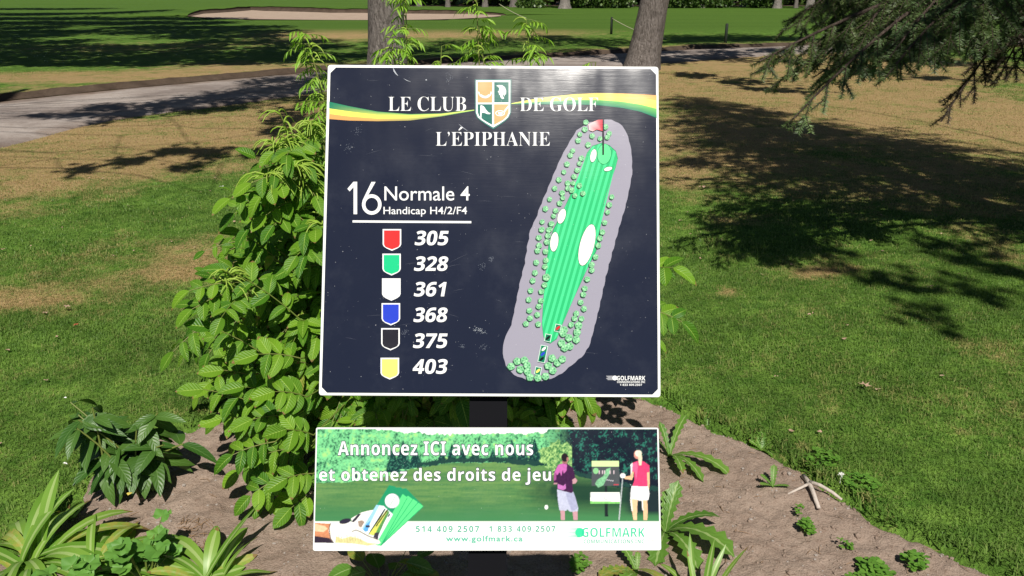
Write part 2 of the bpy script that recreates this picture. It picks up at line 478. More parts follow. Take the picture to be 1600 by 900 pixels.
gme = make_mesh('lawn', np.column_stack([GP, gz]), GQ, luv=gl, smooth=True)
gme.materials.append(M['lawn'])
lawn = bpy.data.objects.new('lawn', gme); COL.objects.link(lawn); tag(lawn, kind='structure')

def vnoise(P, s, seed=0, octv=3):
    """cheap smooth value noise in numpy"""
    out = np.zeros(len(P)); amp = 1.0; tot = 0
    for o in range(octv):
        q = P * s * 2 ** o + seed * 17.3 + o * 5.1
        i = np.floor(q).astype(int); f = q - i; f = f * f * (3 - 2 * f)
        def hsh(a, b):
            h = (a * 374761393 + b * 668265263 + seed * 69069) & 0x7fffffff
            h = ((h ^ (h >> 13)) * 1274126177) & 0x7fffffff
            return (h & 0xffff) / 65535.0
        v = (hsh(i[:, 0], i[:, 1]) * (1 - f[:, 0]) + hsh(i[:, 0] + 1, i[:, 1]) * f[:, 0]) * (1 - f[:, 1]) + (hsh(i[:, 0], i[:, 1] + 1) * (1 - f[:, 0]) + hsh(i[:, 0] + 1, i[:, 1] + 1) * f[:, 0]) * f[:, 1]
        out += amp * v; tot += amp; amp *= .5
    return out / tot

# soil of the bed: a finely modelled, lumpy sheet
sx = np.arange(-2.1, 2.3, .0095); sy = np.arange(.9, 3.6, .0095)
X, Y = np.meshgrid(sx, sy); SPt = np.stack([X.ravel(), Y.ravel()], 1)
sd = sdist(SPt, BED)
def soil_z(P, d):
    z = -.01 + .035 * (vnoise(P, 3.0, 1) - .5) + .022 * (vnoise(P, 14, 2) - .5) + .012 * (vnoise(P, 38, 3, 2) - .5)
    e = np.clip((d + .06) / .12, 0, 1)
    return z * e + (1 - e) * -.09
szv = soil_z(SPt, sd)
nx, ny = len(sx), len(sy)
ii = (np.arange(ny - 1)[:, None] * nx + np.arange(nx - 1)[None]).ravel()
keep = sd[ii] > -.10
SQ = np.stack([ii, ii + 1, ii + nx + 1, ii + nx], 1)[keep]
sme = make_mesh('garden_bed', np.column_stack([SPt, szv]), SQ, smooth=True); sme.materials.append(M['soil'])
soil = bpy.data.objects.new('garden_bed', sme); COL.objects.link(soil); tag(soil, kind='structure')

# cart path
n = 260; A, B = resample(NEAR, n), resample(FARE, n)
mb = MB(); k = 12
jit = lambda s: .10 * (vnoise(np.stack([np.arange(n) * .35, np.full(n, s)], 1), 1.0, 4) - .5)
t = np.linspace(0, 1, k)
Pp = A[:, None] * (1 - t[None, :, None]) + B[:, None] * t[None, :, None]
Pp[:, 0] += jit(3)[:, None] * np.array([.3, 1]) * 2.0
zz = np.repeat((.006 + .02 * np.sin(t * PI))[None], n, 0); zz[:, 0] = -.02; zz[:, -1] = -.02
V = np.concatenate([Pp, zz[..., None]], -1).reshape(-1, 3)
ii = (np.arange(n - 1)[:, None] * k + np.arange(k - 1)[None]).ravel()
mb.add(V, np.stack([ii, ii + k, ii + k + 1, ii + 1], 1), luv=np.column_stack([np.tile(t, n), np.zeros((n * k, 2))]))
tag(mb.build('cart_path', M['gravel'], smooth=True), kind='structure')

# the cut bank on the far side of the path
nb = 420; B2 = resample(FARE, nb)
tg = nrm(np.gradient(B2, axis=0)); nr = np.stack([-tg[:, 1], tg[:, 0]], 1)
hgt = .055 + .06 * vnoise(np.stack([np.arange(nb) * .22, np.zeros(nb)], 1), 1.0, 5, 3)
prof = [(-.10, -.03, 0), (-.03, .25, 0), (.05, .7, 0), (.11, 1.0, 0)]
mb = MB(); V = []
for o_, hh, _ in prof:
    wob = .10 * (vnoise(np.stack([np.arange(nb) * .5, np.full(nb, o_ * 9)], 1), 1.0, 6) - .5)
    V.append(np.column_stack([B2 + nr * (o_ + wob)[:, None], hgt * hh]))
V = np.stack(V, 1); kk = len(prof)
ii = (np.arange(nb - 1)[:, None] * kk + np.arange(kk - 1)[None]).ravel()
mb.add(V.reshape(-1, 3), np.stack([ii, ii + kk, ii + kk + 1, ii + 1], 1))
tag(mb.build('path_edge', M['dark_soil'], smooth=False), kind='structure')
mb = MB(); V2 = [V[:, -1], np.column_stack([B2 + nr * .6, hgt * .95]), np.column_stack([B2 + nr * 1.6, hgt * .5]), np.column_stack([B2 + nr * 3.2, hgt * 0 - .01])]
V2 = np.stack(V2, 1); kk = 4
ii = (np.arange(nb - 1)[:, None] * kk + np.arange(kk - 1)[None]).ravel()
V2 = V2.reshape(-1, 3)
mb.add(V2, np.stack([ii, ii + kk, ii + kk + 1, ii + 1], 1), luv=np.stack([dry(V2[:, :2]), fairway_h(V2[:, :2]), V2[:, 0] * 0], 1))
tag(mb.build('path_verge', M['lawn'], smooth=True), kind='structure')

# sand bunker with its ragged far lip
c0 = BUNK.mean(0)
mb = MB()
rings = [1.0, .9, .6, .3]; m_ = len(BUNK); V = []
for r_ in rings:
    P = c0 + (BUNK - c0) * r_
    V.append(np.column_stack([P, np.full(m_, {1.0: .012, .9: -.02, .6: -.06, .3: -.08}[r_])]))
V.append(np.array([[c0[0], c0[1], -.08]]))
Q = [(a * m_ + j, a * m_ + (j + 1) % m_, (a + 1) * m_ + (j + 1) % m_, (a + 1) * m_ + j) for a in range(3) for j in range(m_)]
T = [(3 * m_ + j, 3 * m_ + (j + 1) % m_, 4 * m_) for j in range(m_)]
# sand must lie above the dug lawn sheet
mb.add(np.vstack(V), Q, T)
tag(mb.build('sand_bunker', M['sand'], smooth=True), kind='structure')
lip = resample(np.array([at(x, y)[:2] for x, y in [(292, 25.5), (312, 21.5), (352, 19), (392, 15.8), (430, 17), (520, 19.5), (640, 21), (740, 22), (792, 24)]]), 160)
tg = nrm(np.gradient(lip, axis=0)); nr = np.stack([-tg[:, 1], tg[:, 0]], 1)
env = np.sin(np.linspace(0, PI, 160)) ** .35
hg = (.20 + .16 * vnoise(np.stack([np.arange(160) * .23, np.zeros(160)], 1), 1, 8)) * env + .01
lay = [(-.25, -.05), (-.05, .5), (.0, 1.0)]
V = np.stack([np.column_stack([lip + nr * o_, hg * f_]) for o_, f_ in lay], 1)
mb = MB(); kk = 3
ii = (np.arange(159)[:, None] * kk + np.arange(kk - 1)[None]).ravel()
mb.add(V.reshape(-1, 3), np.stack([ii, ii + kk, ii + kk + 1, ii + 1], 1))
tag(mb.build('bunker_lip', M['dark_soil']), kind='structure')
V = np.stack([np.column_stack([lip + nr * o_, hg * f_ + a_]) for o_, f_, a_ in [(-.04, 1.0, .03), (1.0, 1.1, .03), (4.0, .8, 0), (10, 0, -.02)]], 1)
mb = MB(); kk = 4
ii = (np.arange(159)[:, None] * kk + np.arange(kk - 1)[None]).ravel()
VV = V.reshape(-1, 3)
mb.add(VV, np.stack([ii, ii + kk, ii + kk + 1, ii + 1], 1), luv=np.stack([dry(VV[:, :2]), np.ones(len(VV)), VV[:, 0] * 0], 1))
tag(mb.build('bunker_mound', M['lawn'], smooth=True), kind='structure')

# ------------------------------------------------------------------ grass blades (uncountable: one object)
def tuft(nb, L, W, spread):
    V, T, Lu = [], [], []
    for i in range(nb):
        a = random.random() * 2 * PI; r = spread * math.sqrt(random.random())
        b = np.array([r * math.cos(a), r * math.sin(a), 0]); lean = random.uniform(.15, 1.0); l = L * random.uniform(.55, 1.15)
        az = random.random() * 2 * PI; d = np.array([math.cos(az), math.sin(az), 0]); s = np.array([-d[1], d[0], 0]) * W / 2
        mid = b + d * l * .3 * lean + np.array([0, 0, l * .6]); tip = b + d * l * .95 * lean + np.array([0, 0, l * (1.0 - .45 * lean)])
        o = len(V); V += [b - s, b + s, mid + s * .8, mid - s * .8, tip]
        T += [(o, o + 1, o + 2), (o, o + 2, o + 3), (o + 3, o + 2, o + 4)]
        Lu += [(0, 0, 0), (0, 0, 0), (0, .5, 0), (0, .5, 0), (0, 1, 0)]
    return np.array(V), None, np.array(T), np.array(Lu, float)
gb = MB()
def scatter(x0, x1, y0, y1, step, L, W, nb, spread, minh=.0, keepf=None):
    gxs = np.arange(x0, x1, step); gys = np.arange(y0, y1, step)
    X, Y = np.meshgrid(gxs, gys)
    P = np.stack([X.ravel(), Y.ravel()], 1) + rng.uniform(-.5, .5, (X.size, 2)) * step
    lim = np.abs(P[:, 0]) < P[:, 1] * .78 + .9
    P = P[lim]
    if keepf is not None: P = P[keepf(P)]
    db = sdist(P, BED); dp = sdist(P, PATH_POLY)
    edge_b = .05 * (vnoise(P, 14, 9) - .35)
    P = P[(db < edge_b) & (dp < .04 * (vnoise(P, 9, 10) - .3))]
    db = sdist(P, BED)
    d = dry(P)
    sc = (.75 + .5 * vnoise(P, 2.2, 12)) * (1 - .35 * np.clip(d, 0, 1))
    sc = sc * (1 + .55 * np.clip(1 + db / .10, 0, 1) * (P[:, 0] > 0))
    m = len(P); a = rng.random(m) * 2 * PI
    ca, sa = np.cos(a) * sc, np.sin(a) * sc; z0 = np.zeros(m)
    MM = np.stack([np.stack([ca, -sa, z0], -1), np.stack([sa, ca, z0], -1), np.stack([z0, z0, sc], -1)], 1)
    O = np.column_stack([P, np.full(m, -.003)])
    grp = rng.integers(0, 4, m)
    for g in range(4):
        s = grp == g
        tm = tuft(nb, L, W, spread)
        k0 = gb.n
        gb.inst(tm, MM[s], O[s])
        gb.L[-1] = gb.L[-1].copy(); gb.L[-1][:, 0] = np.repeat(d[s], len(tm[0]))
scatter(-3.6, 3.9, 1.7, 4.6, .021, .025, .0030, 7, .022)
scatter(-6.2, 6.6, 4.6, 8.5, .045, .026, .0052, 7, .045)
scatter(-11, 12, 8.5, 16.5, .09, .028, .010, 6, .09)
tag(gb.build('grass', M['blade']), 'short mown lawn grass, green with straw coloured dry patches', 'grass', kind='stuff')

# ------------------------------------------------------------------ the tee sign
def Rm(rx, ry, rz):
    cx, sx_ = math.cos(rx), math.sin(rx); cy, sy_ = math.cos(ry), math.sin(ry); cz, sz_ = math.cos(rz), math.sin(rz)
    return np.array([[cz, -sz_, 0], [sz_, cz, 0], [0, 0, 1]]) @ np.array([[cy, 0, sy_], [0, 1, 0], [-sy_, 0, cy]]) @ np.array([[1, 0, 0], [0, cx, -sx_], [0, sx_, cx]])
SR = Rm(*[math.radians(a) for a in (4.999, -.674, -.285)])
ST = np.array([-.03636, .1087, 1.45741])
def sg(px, py):
    """where the sight line through a pixel meets the board, in the board's own metres"""
    d = np.array([(px - 800) / F, (450 - py) / F, 1.0])
    nn = SR[:, 2]; t_ = (nn @ ST) / (nn @ d)
    return (SR.T @ (d * t_ - ST))[:2]
Fm = np.diag([1, 1, -1.0])
CW = np.array([[1, 0, 0], [0, SP, -CP], [0, CP, SP]])          # camera axes in the world, as columns x, up, back
WR = CW @ (Fm @ SR @ Fm); WT = np.array([0, 0, CAM_H]) + CW @ (Fm @ ST)
# the post runs down the boards' plane to the ground: its foot is the thing's origin
down = -WR[:, 1]
pc = sg(762, 760)
px_off = pc[0]
p_back = WT + WR @ np.array([px_off, 0, -.055])
foot = p_back + down * (p_back[2] / -down[2])
sign = thing('tee_sign', foot, 'leaning golf sign with a dark hole map board above a bright picture board', 'golf sign')
mw = Matrix([[*WR[0], foot[0]], [*WR[1], foot[1]], [*WR[2], foot[2]], [0, 0, 0, 1]])
sign.matrix_world = mw
OFF = WR.T @ (WT - foot)                                       # board frame -> thing frame
def spart(name, parent):
    pass
def place(o, parent):
    o.parent = parent
    o.matrix_parent_inverse = Matrix.Identity(4)
    return o
Lpost = float(np.linalg.norm(foot - p_back))
mb = MB(); mb.box((0, (Lpost + .26) / 2 - .15, 0), (.034, (Lpost + .26) / 2 + .15, .034))
post = mb.build('post', M['post'], sign)
mb = MB()
for yy in (.225, -.225, -.46):
    mb = MB(); mb.box((px_off, yy, -.012), (.17, .02, .008)); br = mb.build('bracket', M['post'], sign); br.location = OFF

def rounded(pts, r, n=5):
    P = np.asarray(pts, float); out = []
    m = len(P)
    for i in range(m):
        a, b, c = P[i - 1], P[i], P[(i + 1) % m]
        u, v = nrm(a - b), nrm(c - b)
        for t_ in np.linspace(0, 1, n):
            p0, p1 = b + u * r, b + v * r
            out.append((1 - t_) ** 2 * p0 + 2 * t_ * (1 - t_) * b + t_ ** 2 * p1)
    return np.array(out)
def slab(outline, z0, z1, bev, name, mat, parent):
    """a flat board from an outline with a small bevel"""
    P = np.asarray(outline); m = len(P); c = P.mean(0)
    inn = c + (P - c) * (1 - bev / np.linalg.norm(P - c, axis=1, keepdims=True).mean())
    V = np.vstack([np.column_stack([P, np.full(m, z0)]), np.column_stack([P, np.full(m, z1 - bev)]), np.column_stack([inn, np.full(m, z1)])])
    me = bpy.data.meshes.new(name)
    fs = [tuple(range(m))[::-1]] + [(j, (j + 1) % m, m + (j + 1) % m, m + j) for j in range(m)] + [(m + j, m + (j + 1) % m, 2 * m + (j + 1) % m, 2 * m + j) for j in range(m)] + [tuple(range(2 * m, 3 * m))]
    me.from_pydata(V.tolist(), [], fs); me.update()
    me.materials.append(mat)
    o = bpy.data.objects.new(name, me); COL.objects.link(o); o.parent = parent
    return o
from mathutils.geometry import tessellate_polygon
class Ink:
    """flat printed shapes that make up one part; z layers are a few tenths of a millimetre"""
    def __init__(s): s.V, s.F, s.C = [], [], []
    def poly(s, P, col, z, px=True):
        P = [tuple(sg(*p)) for p in P] if px else [tuple(p) for p in P]
        o = len(s.V)
        for t_ in tessellate_polygon([[Vector((x, y, 0)) for x, y in P]]):
            a, b, c = (P[i] for i in t_)
            cr = (b[0] - a[0]) * (c[1] - a[1]) - (b[1] - a[1]) * (c[0] - a[0])
            s.F.append(tuple(o + i for i in (t_ if cr > 0 else t_[::-1])))
        s.V += [(x, y, z) for x, y in P]
        cols = col if isinstance(col, list) else [col] * len(P)
        s.C += cols
    def disc(s, cx, cy, rx, ry, col, z, rot=0, n=16, wob=0):
        a = np.linspace(0, 2 * PI, n, endpoint=False)
        r_ = 1 + wob * np.cos(a * 5)
        x, y = rx * r_ * np.cos(a), ry * r_ * np.sin(a)
        c, q = math.cos(rot), math.sin(rot)
        s.poly(np.column_stack([cx + x * c - y * q, cy + x * q + y * c]), col, z)
    def line(s, P, w, col, z):
        P = np.asarray(P, float); t_ = nrm(np.gradient(P, axis=0)); nn = np.column_stack([-t_[:, 1], t_[:, 0]])
        w = np.broadcast_to(np.asarray(w, float), (len(P),))[:, None] / 2
        s.poly(np.vstack([P + nn * w, (P - nn * w)[::-1]]), col, z)
    def band(s, up, lo, cu, cl, z):
        """strip between two curves with colours along them"""
        o = len(s.V); n_ = len(up)
        for (a, b), c1, c2 in zip(zip(up, lo), cu, cl):
            s.V += [(*sg(*a), z), (*sg(*b), z)]; s.C += [c1, c2]
        for i in range(n_ - 1):
            a, b, c, d = o + 2 * i, o + 2 * i + 1, o + 2 * i + 3, o + 2 * i + 2
            s.F.append((a, b, c, d))
    def text(s, body, box, col, z, shear=0, offset=0, space=1.0):
        cu = bpy.data.curves.new('lettering', 'FONT'); cu.body = body; cu.shear = shear; cu.offset = offset
        cu.space_character = space; cu.resolution_u = 5
        to = bpy.data.objects.new('lettering', cu); COL.objects.link(to)
        dg = bpy.context.evaluated_depsgraph_get(); dg.update()
        me = bpy.data.meshes.new_from_object(to.evaluated_get(dg))
        V = np.array([v.co[:] for v in me.vertices]); fs = [tuple(p.vertices) for p in me.polygons]
        nrmz = sum(p.normal.z for p in me.polygons)
        bpy.data.objects.remove(to); bpy.data.meshes.remove(me)
        lo, hi = V.min(0), V.max(0)
        x0, y0, x1, y1 = box
        U = (V[:, 0] - lo[0]) / (hi[0] - lo[0]); W = (V[:, 1] - lo[1]) / (hi[1] - lo[1])
        o = len(s.V)
        for a, b in zip(U, W):
            q = sg(x0 + a * (x1 - x0), y1 + b * (y0 - y1)); s.V.append((q[0], q[1], z)); s.C.append(col)
        s.F += [tuple(o + i for i in (f if nrmz > 0 else f[::-1])) for f in fs]
    def build(s, name, parent, label=None):
        me = bpy.data.meshes.new(name); me.from_pydata(s.V, [], s.F); me.update()
        a = me.attributes.new('col', 'FLOAT_COLOR', 'POINT'); a.data.foreach_set('color', np.asarray(s.C, np.float32).ravel())
        me.materials.append(M['print'])
        o = bpy.data.objects.new(name, me); COL.objects.link(o); o.parent = parent
        if label: o['label'] = label
        return o

WH = (.80, .80, .80, 1)
UP = [sg(*p) for p in [(512, 101), (1029, 104), (1032.3, 621), (498, 618)]]
board = slab(rounded(UP, .006), -.006, 0, .0012, 'map_board', M['white_panel'], sign); board.location = OFF
def chamf(P, c):
    out = []
    for i in range(4):
        a, b, d = np.array(P[i - 1], float), np.array(P[i], float), np.array(P[(i + 1) % 4], float)
        out += [b + nrm(a - b) * c, b + nrm(d - b) * c]
    return out
NAVY = (.0115, .0145, .030, 1)
ink = Ink()
ink.poly(chamf([(516.5, 105.5), (1025, 108), (1028, 616.5), (502.5, 613.5)], 8.5), NAVY, .0004)
ink.build('dark_face', board)

# ribbon on both sides of the crest
G_, Y_, O_ = lin(20, 118, 92), lin(232, 232, 100), lin(226, 158, 92)
def mixl(a, b, t_): return tuple(a[i] * (1 - t_) + b[i] * t_ for i in range(4))
ink = Ink()
xs = np.linspace(514.5, 741, 40)
top = np.interp(xs, [514, 545, 590, 640, 690, 741], [159, 166, 174.5, 178.5, 177.5, 171.5])
bot = np.interp(xs, [514, 545, 590, 640, 690, 741], [186, 188.5, 189.5, 188.5, 182, 173])
m1 = np.interp(xs, [514, 545, 590, 640, 690, 741], [169.5, 174, 180, 182, 179, 172])
m2 = np.interp(xs, [514, 545, 590, 640, 690, 741], [178, 182, 185.5, 185, 180.5, 172.5])
tt = np.linspace(0, 1, 40)
zc = lambda a: list(zip(xs, a))
ink.band(zc(top), zc(m1), [mixl(G_, lin(120, 190, 110), t_) for t_ in tt], [mixl(G_, Y_, min(1, t_ * 2)) for t_ in tt], .0007)
ink.band(zc(m1), zc(m2), [Y_] * 40, [mixl(Y_, lin(120, 190, 110), max(0, t_ * 1.5 - .5)) for t_ in tt], .0007)
ink.band(zc(m2), zc(bot), [mixl(O_, lin(150, 200, 100), t_) for t_ in tt], [mixl(O_, lin(60, 150, 100), t_) for t_ in tt], .0007)
xs = np.linspace(799, 1026, 40)
kx = [799, 826, 859, 895, 934, 970, 1000, 1026]
top = np.interp(xs, kx, [161.5, 156.5, 151.5, 147.5, 145.5, 146, 147.3, 149])
bot = np.interp(xs, kx, [163, 163.2, 163.4, 163.5, 164.5, 168.5, 174.5, 184.5])
m1 = np.interp(xs, kx, [162, 158, 154, 150.5, 149, 150.5, 153.5, 157.5]); m2 = np.interp(xs, kx, [162.5, 160.5, 158.5, 156.5, 156.5, 159, 163.5, 170])
ink.band(zc(top), zc(m1), [mixl(Y_, O_, t_) for t_ in tt], [mixl(Y_, O_, t_ * .8) for t_ in tt], .0007)
ink.band(zc(m1), zc(m2), [Y_] * 40, [mixl(lin(150, 200, 100), Y_, t_) for t_ in tt], .0007)
ink.band(zc(m2), zc(bot), [mixl(G_, lin(110, 190, 90), t_) for t_ in tt], [G_] * 40, .0007)
ink.build('ribbon', board)

def bold_serif(t_): return ''.join(chr(0x1D400 + ord(c) - 65) if 'A' <= c <= 'Z' else c for c in t_)
def light_sans(t_): return ''.join(chr(0x1D7E2 + int(c)) if c.isdigit() else chr(0x1D5A0 + ord(c) - 65) if 'A' <= c <= 'Z' else c for c in t_)
def bold_sans(t_):
    return ''.join(chr(0x1D7EC + int(c)) if c.isdigit() else chr(0x1D5D4 + ord(c) - 65) if 'A' <= c <= 'Z' else chr(0x1D5EE + ord(c) - 97) if 'a' <= c <= 'z' else c for c in t_)
ink = Ink()
ink.text(bold_serif('LE CLUB'), (607, 151.3, 728.3, 174), WH, .0011, offset=-.010)
ink.build('club_lettering', board); ink = Ink()
ink.text(bold_serif('DE GOLF'), (812.5, 152.4, 934.3, 174.2), WH, .0011, offset=-.010)
ink.build('club_lettering', board); ink = Ink()
ink.text(bold_serif('L’EPIPHANIE'), (681, 206.2, 859.2, 228.3), WH, .0011, offset=-.010)
ink.poly([(716.2, 203.6), (720.2, 198.3), (723.3, 199.6), (717.6, 204.2)], WH, .0011)
ink.build('club_lettering', board)
ink = Ink()
ink.poly([(543, 295.2), (552.4, 284.2), (558.2, 284.2), (558.2, 334.8), (552.6, 334.8), (552.6, 292.4), (546.5, 299.2)], WH, .0011)
a = np.linspace(0, 2 * PI, 40)
for q in range(40):
    c0_, c1_ = a[q - 1], a[q]
    if q == 0: continue
    ink.poly([(581 + 15.3 * math.cos(c0_), 319.7 + 16 * math.sin(c0_)), (581 + 15.3 * math.cos(c1_), 319.7 + 16 * math.sin(c1_)), (581 + 9.9 * math.cos(c1_), 319.7 + 10.6 * math.sin(c1_)), (581 + 9.9 * math.cos(c0_), 319.7 + 10.6 * math.sin(c0_))], WH, .0011)
ink.poly([(580.6, 284.4), (587, 284.4), (572.2, 310.5), (566.4, 313.8)], WH, .00112)
ink.text('Normale 4', (600.8, 291.2, 734, 313.6), WH, .0011, offset=.003)
ink.text('Handicap H4/2/F4', (599.3, 323.2, 729.7, 338.6), WH, .0011, offset=.004)
ink.poly([(551, 344.4), (736.4, 345.6), (736.4, 349), (551, 347.8)], WH, .0011)
ink.build('hole_heading', board)
# distances with their tee shields
shields = [((598, 358, 627, 392), lin(222, 50, 48)), ((597.6, 396.4, 626.3, 430.5), lin(34, 190, 128)), ((597, 435, 626, 470), (.8, .8, .8, 1)), ((596.3, 473.7, 625.3, 508.5), lin(45, 66, 190)), ((595.7, 512.7, 624.7, 547.5), (.02, .018, .024, 1)), ((594.7, 559, 623.7, 593), lin(224, 224, 112))]
nums = [('305', (647.9, 360.6, 701, 383.5)), ('328', (646.9, 400.6, 700.4, 423.5)), ('361', (646.6, 440.5, 697.8, 463.4)), ('368', (646, 480.5, 699.4, 503.4)), ('375', (645.3, 520.8, 699.4, 544)), ('403', (644.7, 561, 699.4, 584.2))]
names = ['red', 'green', 'white', 'blue', 'black', 'yellow']
for (b, c), (t_, nb_), nm in zip(shields, nums, names):
    x0, y0, x1, y1 = b
    def shp(i):
        w, h = x1 - x0, y1 - y0
        return [(x0 + i, y0 + i), (x1 - i, y0 + i), (x1 - i, y0 + h * .70), (x1 - i - w * .06, y0 + h * .80), (x1 - w * .2, y0 + h * .885 - i * .8), (x0 + w * .5, y1 - i * 1.1), (x0 + w * .2, y0 + h * .885 - i * .8), (x0 + i + w * .06, y0 + h * .80), (x0 + i, y0 + h * .70)]
    ink = Ink(); ink.poly(shp(0), WH, .0007); ink.poly(shp(2.1), c, .0010)
    ink.build('tee_shield', board, nm + ' tee shield on the dark board')
    ink = Ink(); ink.text(bold_sans(t_), nb_, WH, .0011, shear=.17, offset=.008)
    ink.build('yardage', board, 'white number ' + t_ + ' beside the ' + nm + ' shield')
# crest
cz = lambda pts: [(730 + x / 9, 110 + y / 9) for x, y in pts]
TEAL, OR = lin(22, 100, 88), lin(232, 160, 104)
ink = Ink()
ink.poly(cz([(108, 128), (622, 128), (618, 595), (590, 665), (545, 710), (470, 765), (366, 832), (262, 765), (185, 710), (135, 665), (110, 595)]), lin(45, 105, 100), .0012)
ink.poly(cz([(122, 142), (606, 142), (604, 595), (575, 660), (530, 702), (460, 750), (366, 806), (272, 750), (200, 702), (150, 660), (124, 595)]), WH, .0014)
ink.poly(cz([(146, 166), (354, 166), (352, 455), (146, 455)]), OR, .0016)
ink.poly(cz([(380, 168), (584, 168), (584, 452), (380, 452)]), TEAL, .0016)
ink.poly(cz([(147, 480), (351, 480), (351, 768), (290, 735), (225, 695), (170, 645), (149, 595)]), TEAL, .0016)
ink.poly(cz([(378, 480), (584, 480), (582, 595), (560, 645), (510, 695), (440, 735), (378, 768)]), OR, .0016)
for k_, (ra, rw) in enumerate([(88, 13), (70, 9)]):
    for a_ in np.linspace(.12 * PI - .2, .88 * PI + .2, 15):
        cx_, cy_ = 251 + ra * math.cos(a_), 300 + ra * .98 * math.sin(a_)
        if k_ and math.sin(a_) < .6: continue
        ink.disc(*cz([(cx_, cy_)])[0], rw * 1.25 / 9, rw * .7 / 9, WH, .0018, rot=a_ + 1.0, n=8)
ink.poly(cz([(405, 222), (440, 210), (490, 212), (530, 240), (548, 290), (546, 340), (530, 345), (520, 375), (512, 340), (498, 350), (505, 372), (520, 400), (492, 408), (470, 385), (462, 350), (448, 345), (445, 318), (430, 305), (448, 285), (450, 255), (432, 232)]), WH, .0018)
ink.poly(cz([(185, 498), (200, 492), (235, 510), (268, 560), (300, 596), (332, 604), (318, 620), (280, 618), (240, 600), (204, 600), (200, 680), (184, 668)]), WH, .0018)
ca_ = np.linspace(0, 2 * PI, 22, endpoint=False)
for q in range(22):
    b0_, b1_ = ca_[q - 1], ca_[q]
    ink.poly(cz([(462 + 68 * math.cos(b0_), 606 + 42 * math.sin(b0_)), (462 + 68 * math.cos(b1_), 606 + 42 * math.sin(b1_)), (462 + 54 * math.cos(b1_), 606 + 30 * math.sin(b1_)), (462 + 54 * math.cos(b0_), 606 + 30 * math.sin(b0_))][::1]), WH, .0018)
ink.poly(cz([(430, 590), (500, 590), (494, 622), (470, 632), (438, 622)]), WH, .00185)
ink.poly(cz([(512, 575), (574, 500), (584, 500), (584, 520), (534, 588)]), WH, .0019)
ink.build('club_crest', board)
# the map of the hole
ink = Ink()
GREY = lin(150, 146, 160)
blob = [(942, 187), (917, 192), (900, 205), (888, 225), (877, 245), (866, 270), (855, 297), (845, 320), (836, 345), (829, 357), (823, 390), (820, 411), (812, 443), (805, 479), (799, 508), (789, 527), (785, 547), (789, 569), (800, 584), (818, 592), (841, 596), (860, 592), (876, 585), (895, 569), (911, 556), (921, 540), (928, 514), (936, 482), (947, 431), (961, 379), (969, 350), (977, 324), (983, 297), (988, 270), (987, 240), (983, 219), (976, 201), (964, 190), (952, 187)]
bl = resample(np.array(blob + blob[:1], float), 150)[:-1]
cc = bl.mean(0); bl = bl + nrm(bl - cc) * (.9 * np.sin(np.arange(149) * 2.1))[:, None]
ink.poly(bl, GREY, .0007)
ink.build('map_ground', board)
ink = Ink()
fw = [(940, 224), (925, 229), (917, 240), (910, 261), (895, 297), (880, 330), (866, 357), (858, 379), (852, 431), (849, 469), (847, 505), (849, 524), (853, 534), (860, 536), (870, 529), (881, 501), (899, 460), (918, 418), (931, 392), (936, 363), (943, 318), (952, 288), (961, 264), (965, 249), (962, 237), (952, 228)]
FG1, FG2, FGd = lin(46, 178, 110), lin(72, 205, 138), lin(20, 110, 70)
fwA = np.array(fw, float); fc = fwA.mean(0)
ink.poly(fwA + nrm(fwA - fc) * .9, FGd, .0009)
ink.poly(fw, FG1, .0010)
# mowing stripes clipped to the fairway
ax = nrm(np.array([-85.0, 300.0])); pn = np.array([ax[1], -ax[0]])
fr = resample(np.vstack([fwA, fwA[:1]]), 400)[:-1]
uu = (fr - fc) @ pn; vv_ = (fr - fc) @ ax
for s0 in np.arange(-60, 60, 8.6):
    L_ = []
    for s_ in (s0, s0 + 4.3):
        hits = []
        for i in range(len(fr)):
            j = (i + 1) % len(fr)
            if (uu[i] - s_) * (uu[j] - s_) < 0:
                t_ = (s_ - uu[i]) / (uu[j] - uu[i]); hits.append(vv_[i] + t_ * (vv_[j] - vv_[i]))
        L_.append((min(hits), max(hits)) if len(hits) >= 2 else None)
    if None in L_: continue
    q = [fc + pn * s0 + ax * L_[0][0], fc + pn * s0 + ax * L_[0][1], fc + pn * (s0 + 4.3) + ax * L_[1][1], fc + pn * (s0 + 4.3) + ax * L_[1][0]]
    ink.poly(q, FG2, .0012)
ink.disc(944, 241, 11.3, 16.5, FGd, .0014, .1); ink.disc(944, 241, 10.6, 15.8, lin(95, 214, 140), .0015, .1)
ink.build('fairway', board)
SANDC = lin(236, 232, 224)
ink = Ink()
for a_ in [(927, 243.5, 5, 11, .2), (950, 264.3, 7, 3.3, -.25), (877.5, 338, 6.3, 13, .3), (917, 383, 12, 36, .25), (866, 378, 6.8, 16.5, .12)]:
    ink = Ink()
    ink.disc(a_[0], a_[1], a_[2] * .92 + .7, a_[3] * .92 + .7, FGd, .0017, a_[4], 22); ink.disc(a_[0], a_[1], a_[2] * .92, a_[3] * .92, SANDC, .0018, a_[4], 22)
    ink.build('bunker_symbol', board)
c2 = [(518, 338), (513, 375), (487, 401), (478, 433), (551, 409), (592, 423), (530, 455), (640, 396), (630, 416), (620, 362), (450, 486), (437, 510), (420, 556), (404, 597), (378, 637), (356, 682), (330, 738), (308, 788), (291, 856), (290, 895), (496, 525), (485, 553), (473, 588), (457, 621), (452, 655), (424, 655), (485, 667), (423, 682), (445, 692), (461, 720), (503, 708), (395, 706), (398, 732), (382, 760), (361, 798), (350, 826), (336, 868), (332, 895), (653, 726), (640, 768), (631, 806), (616, 860)]
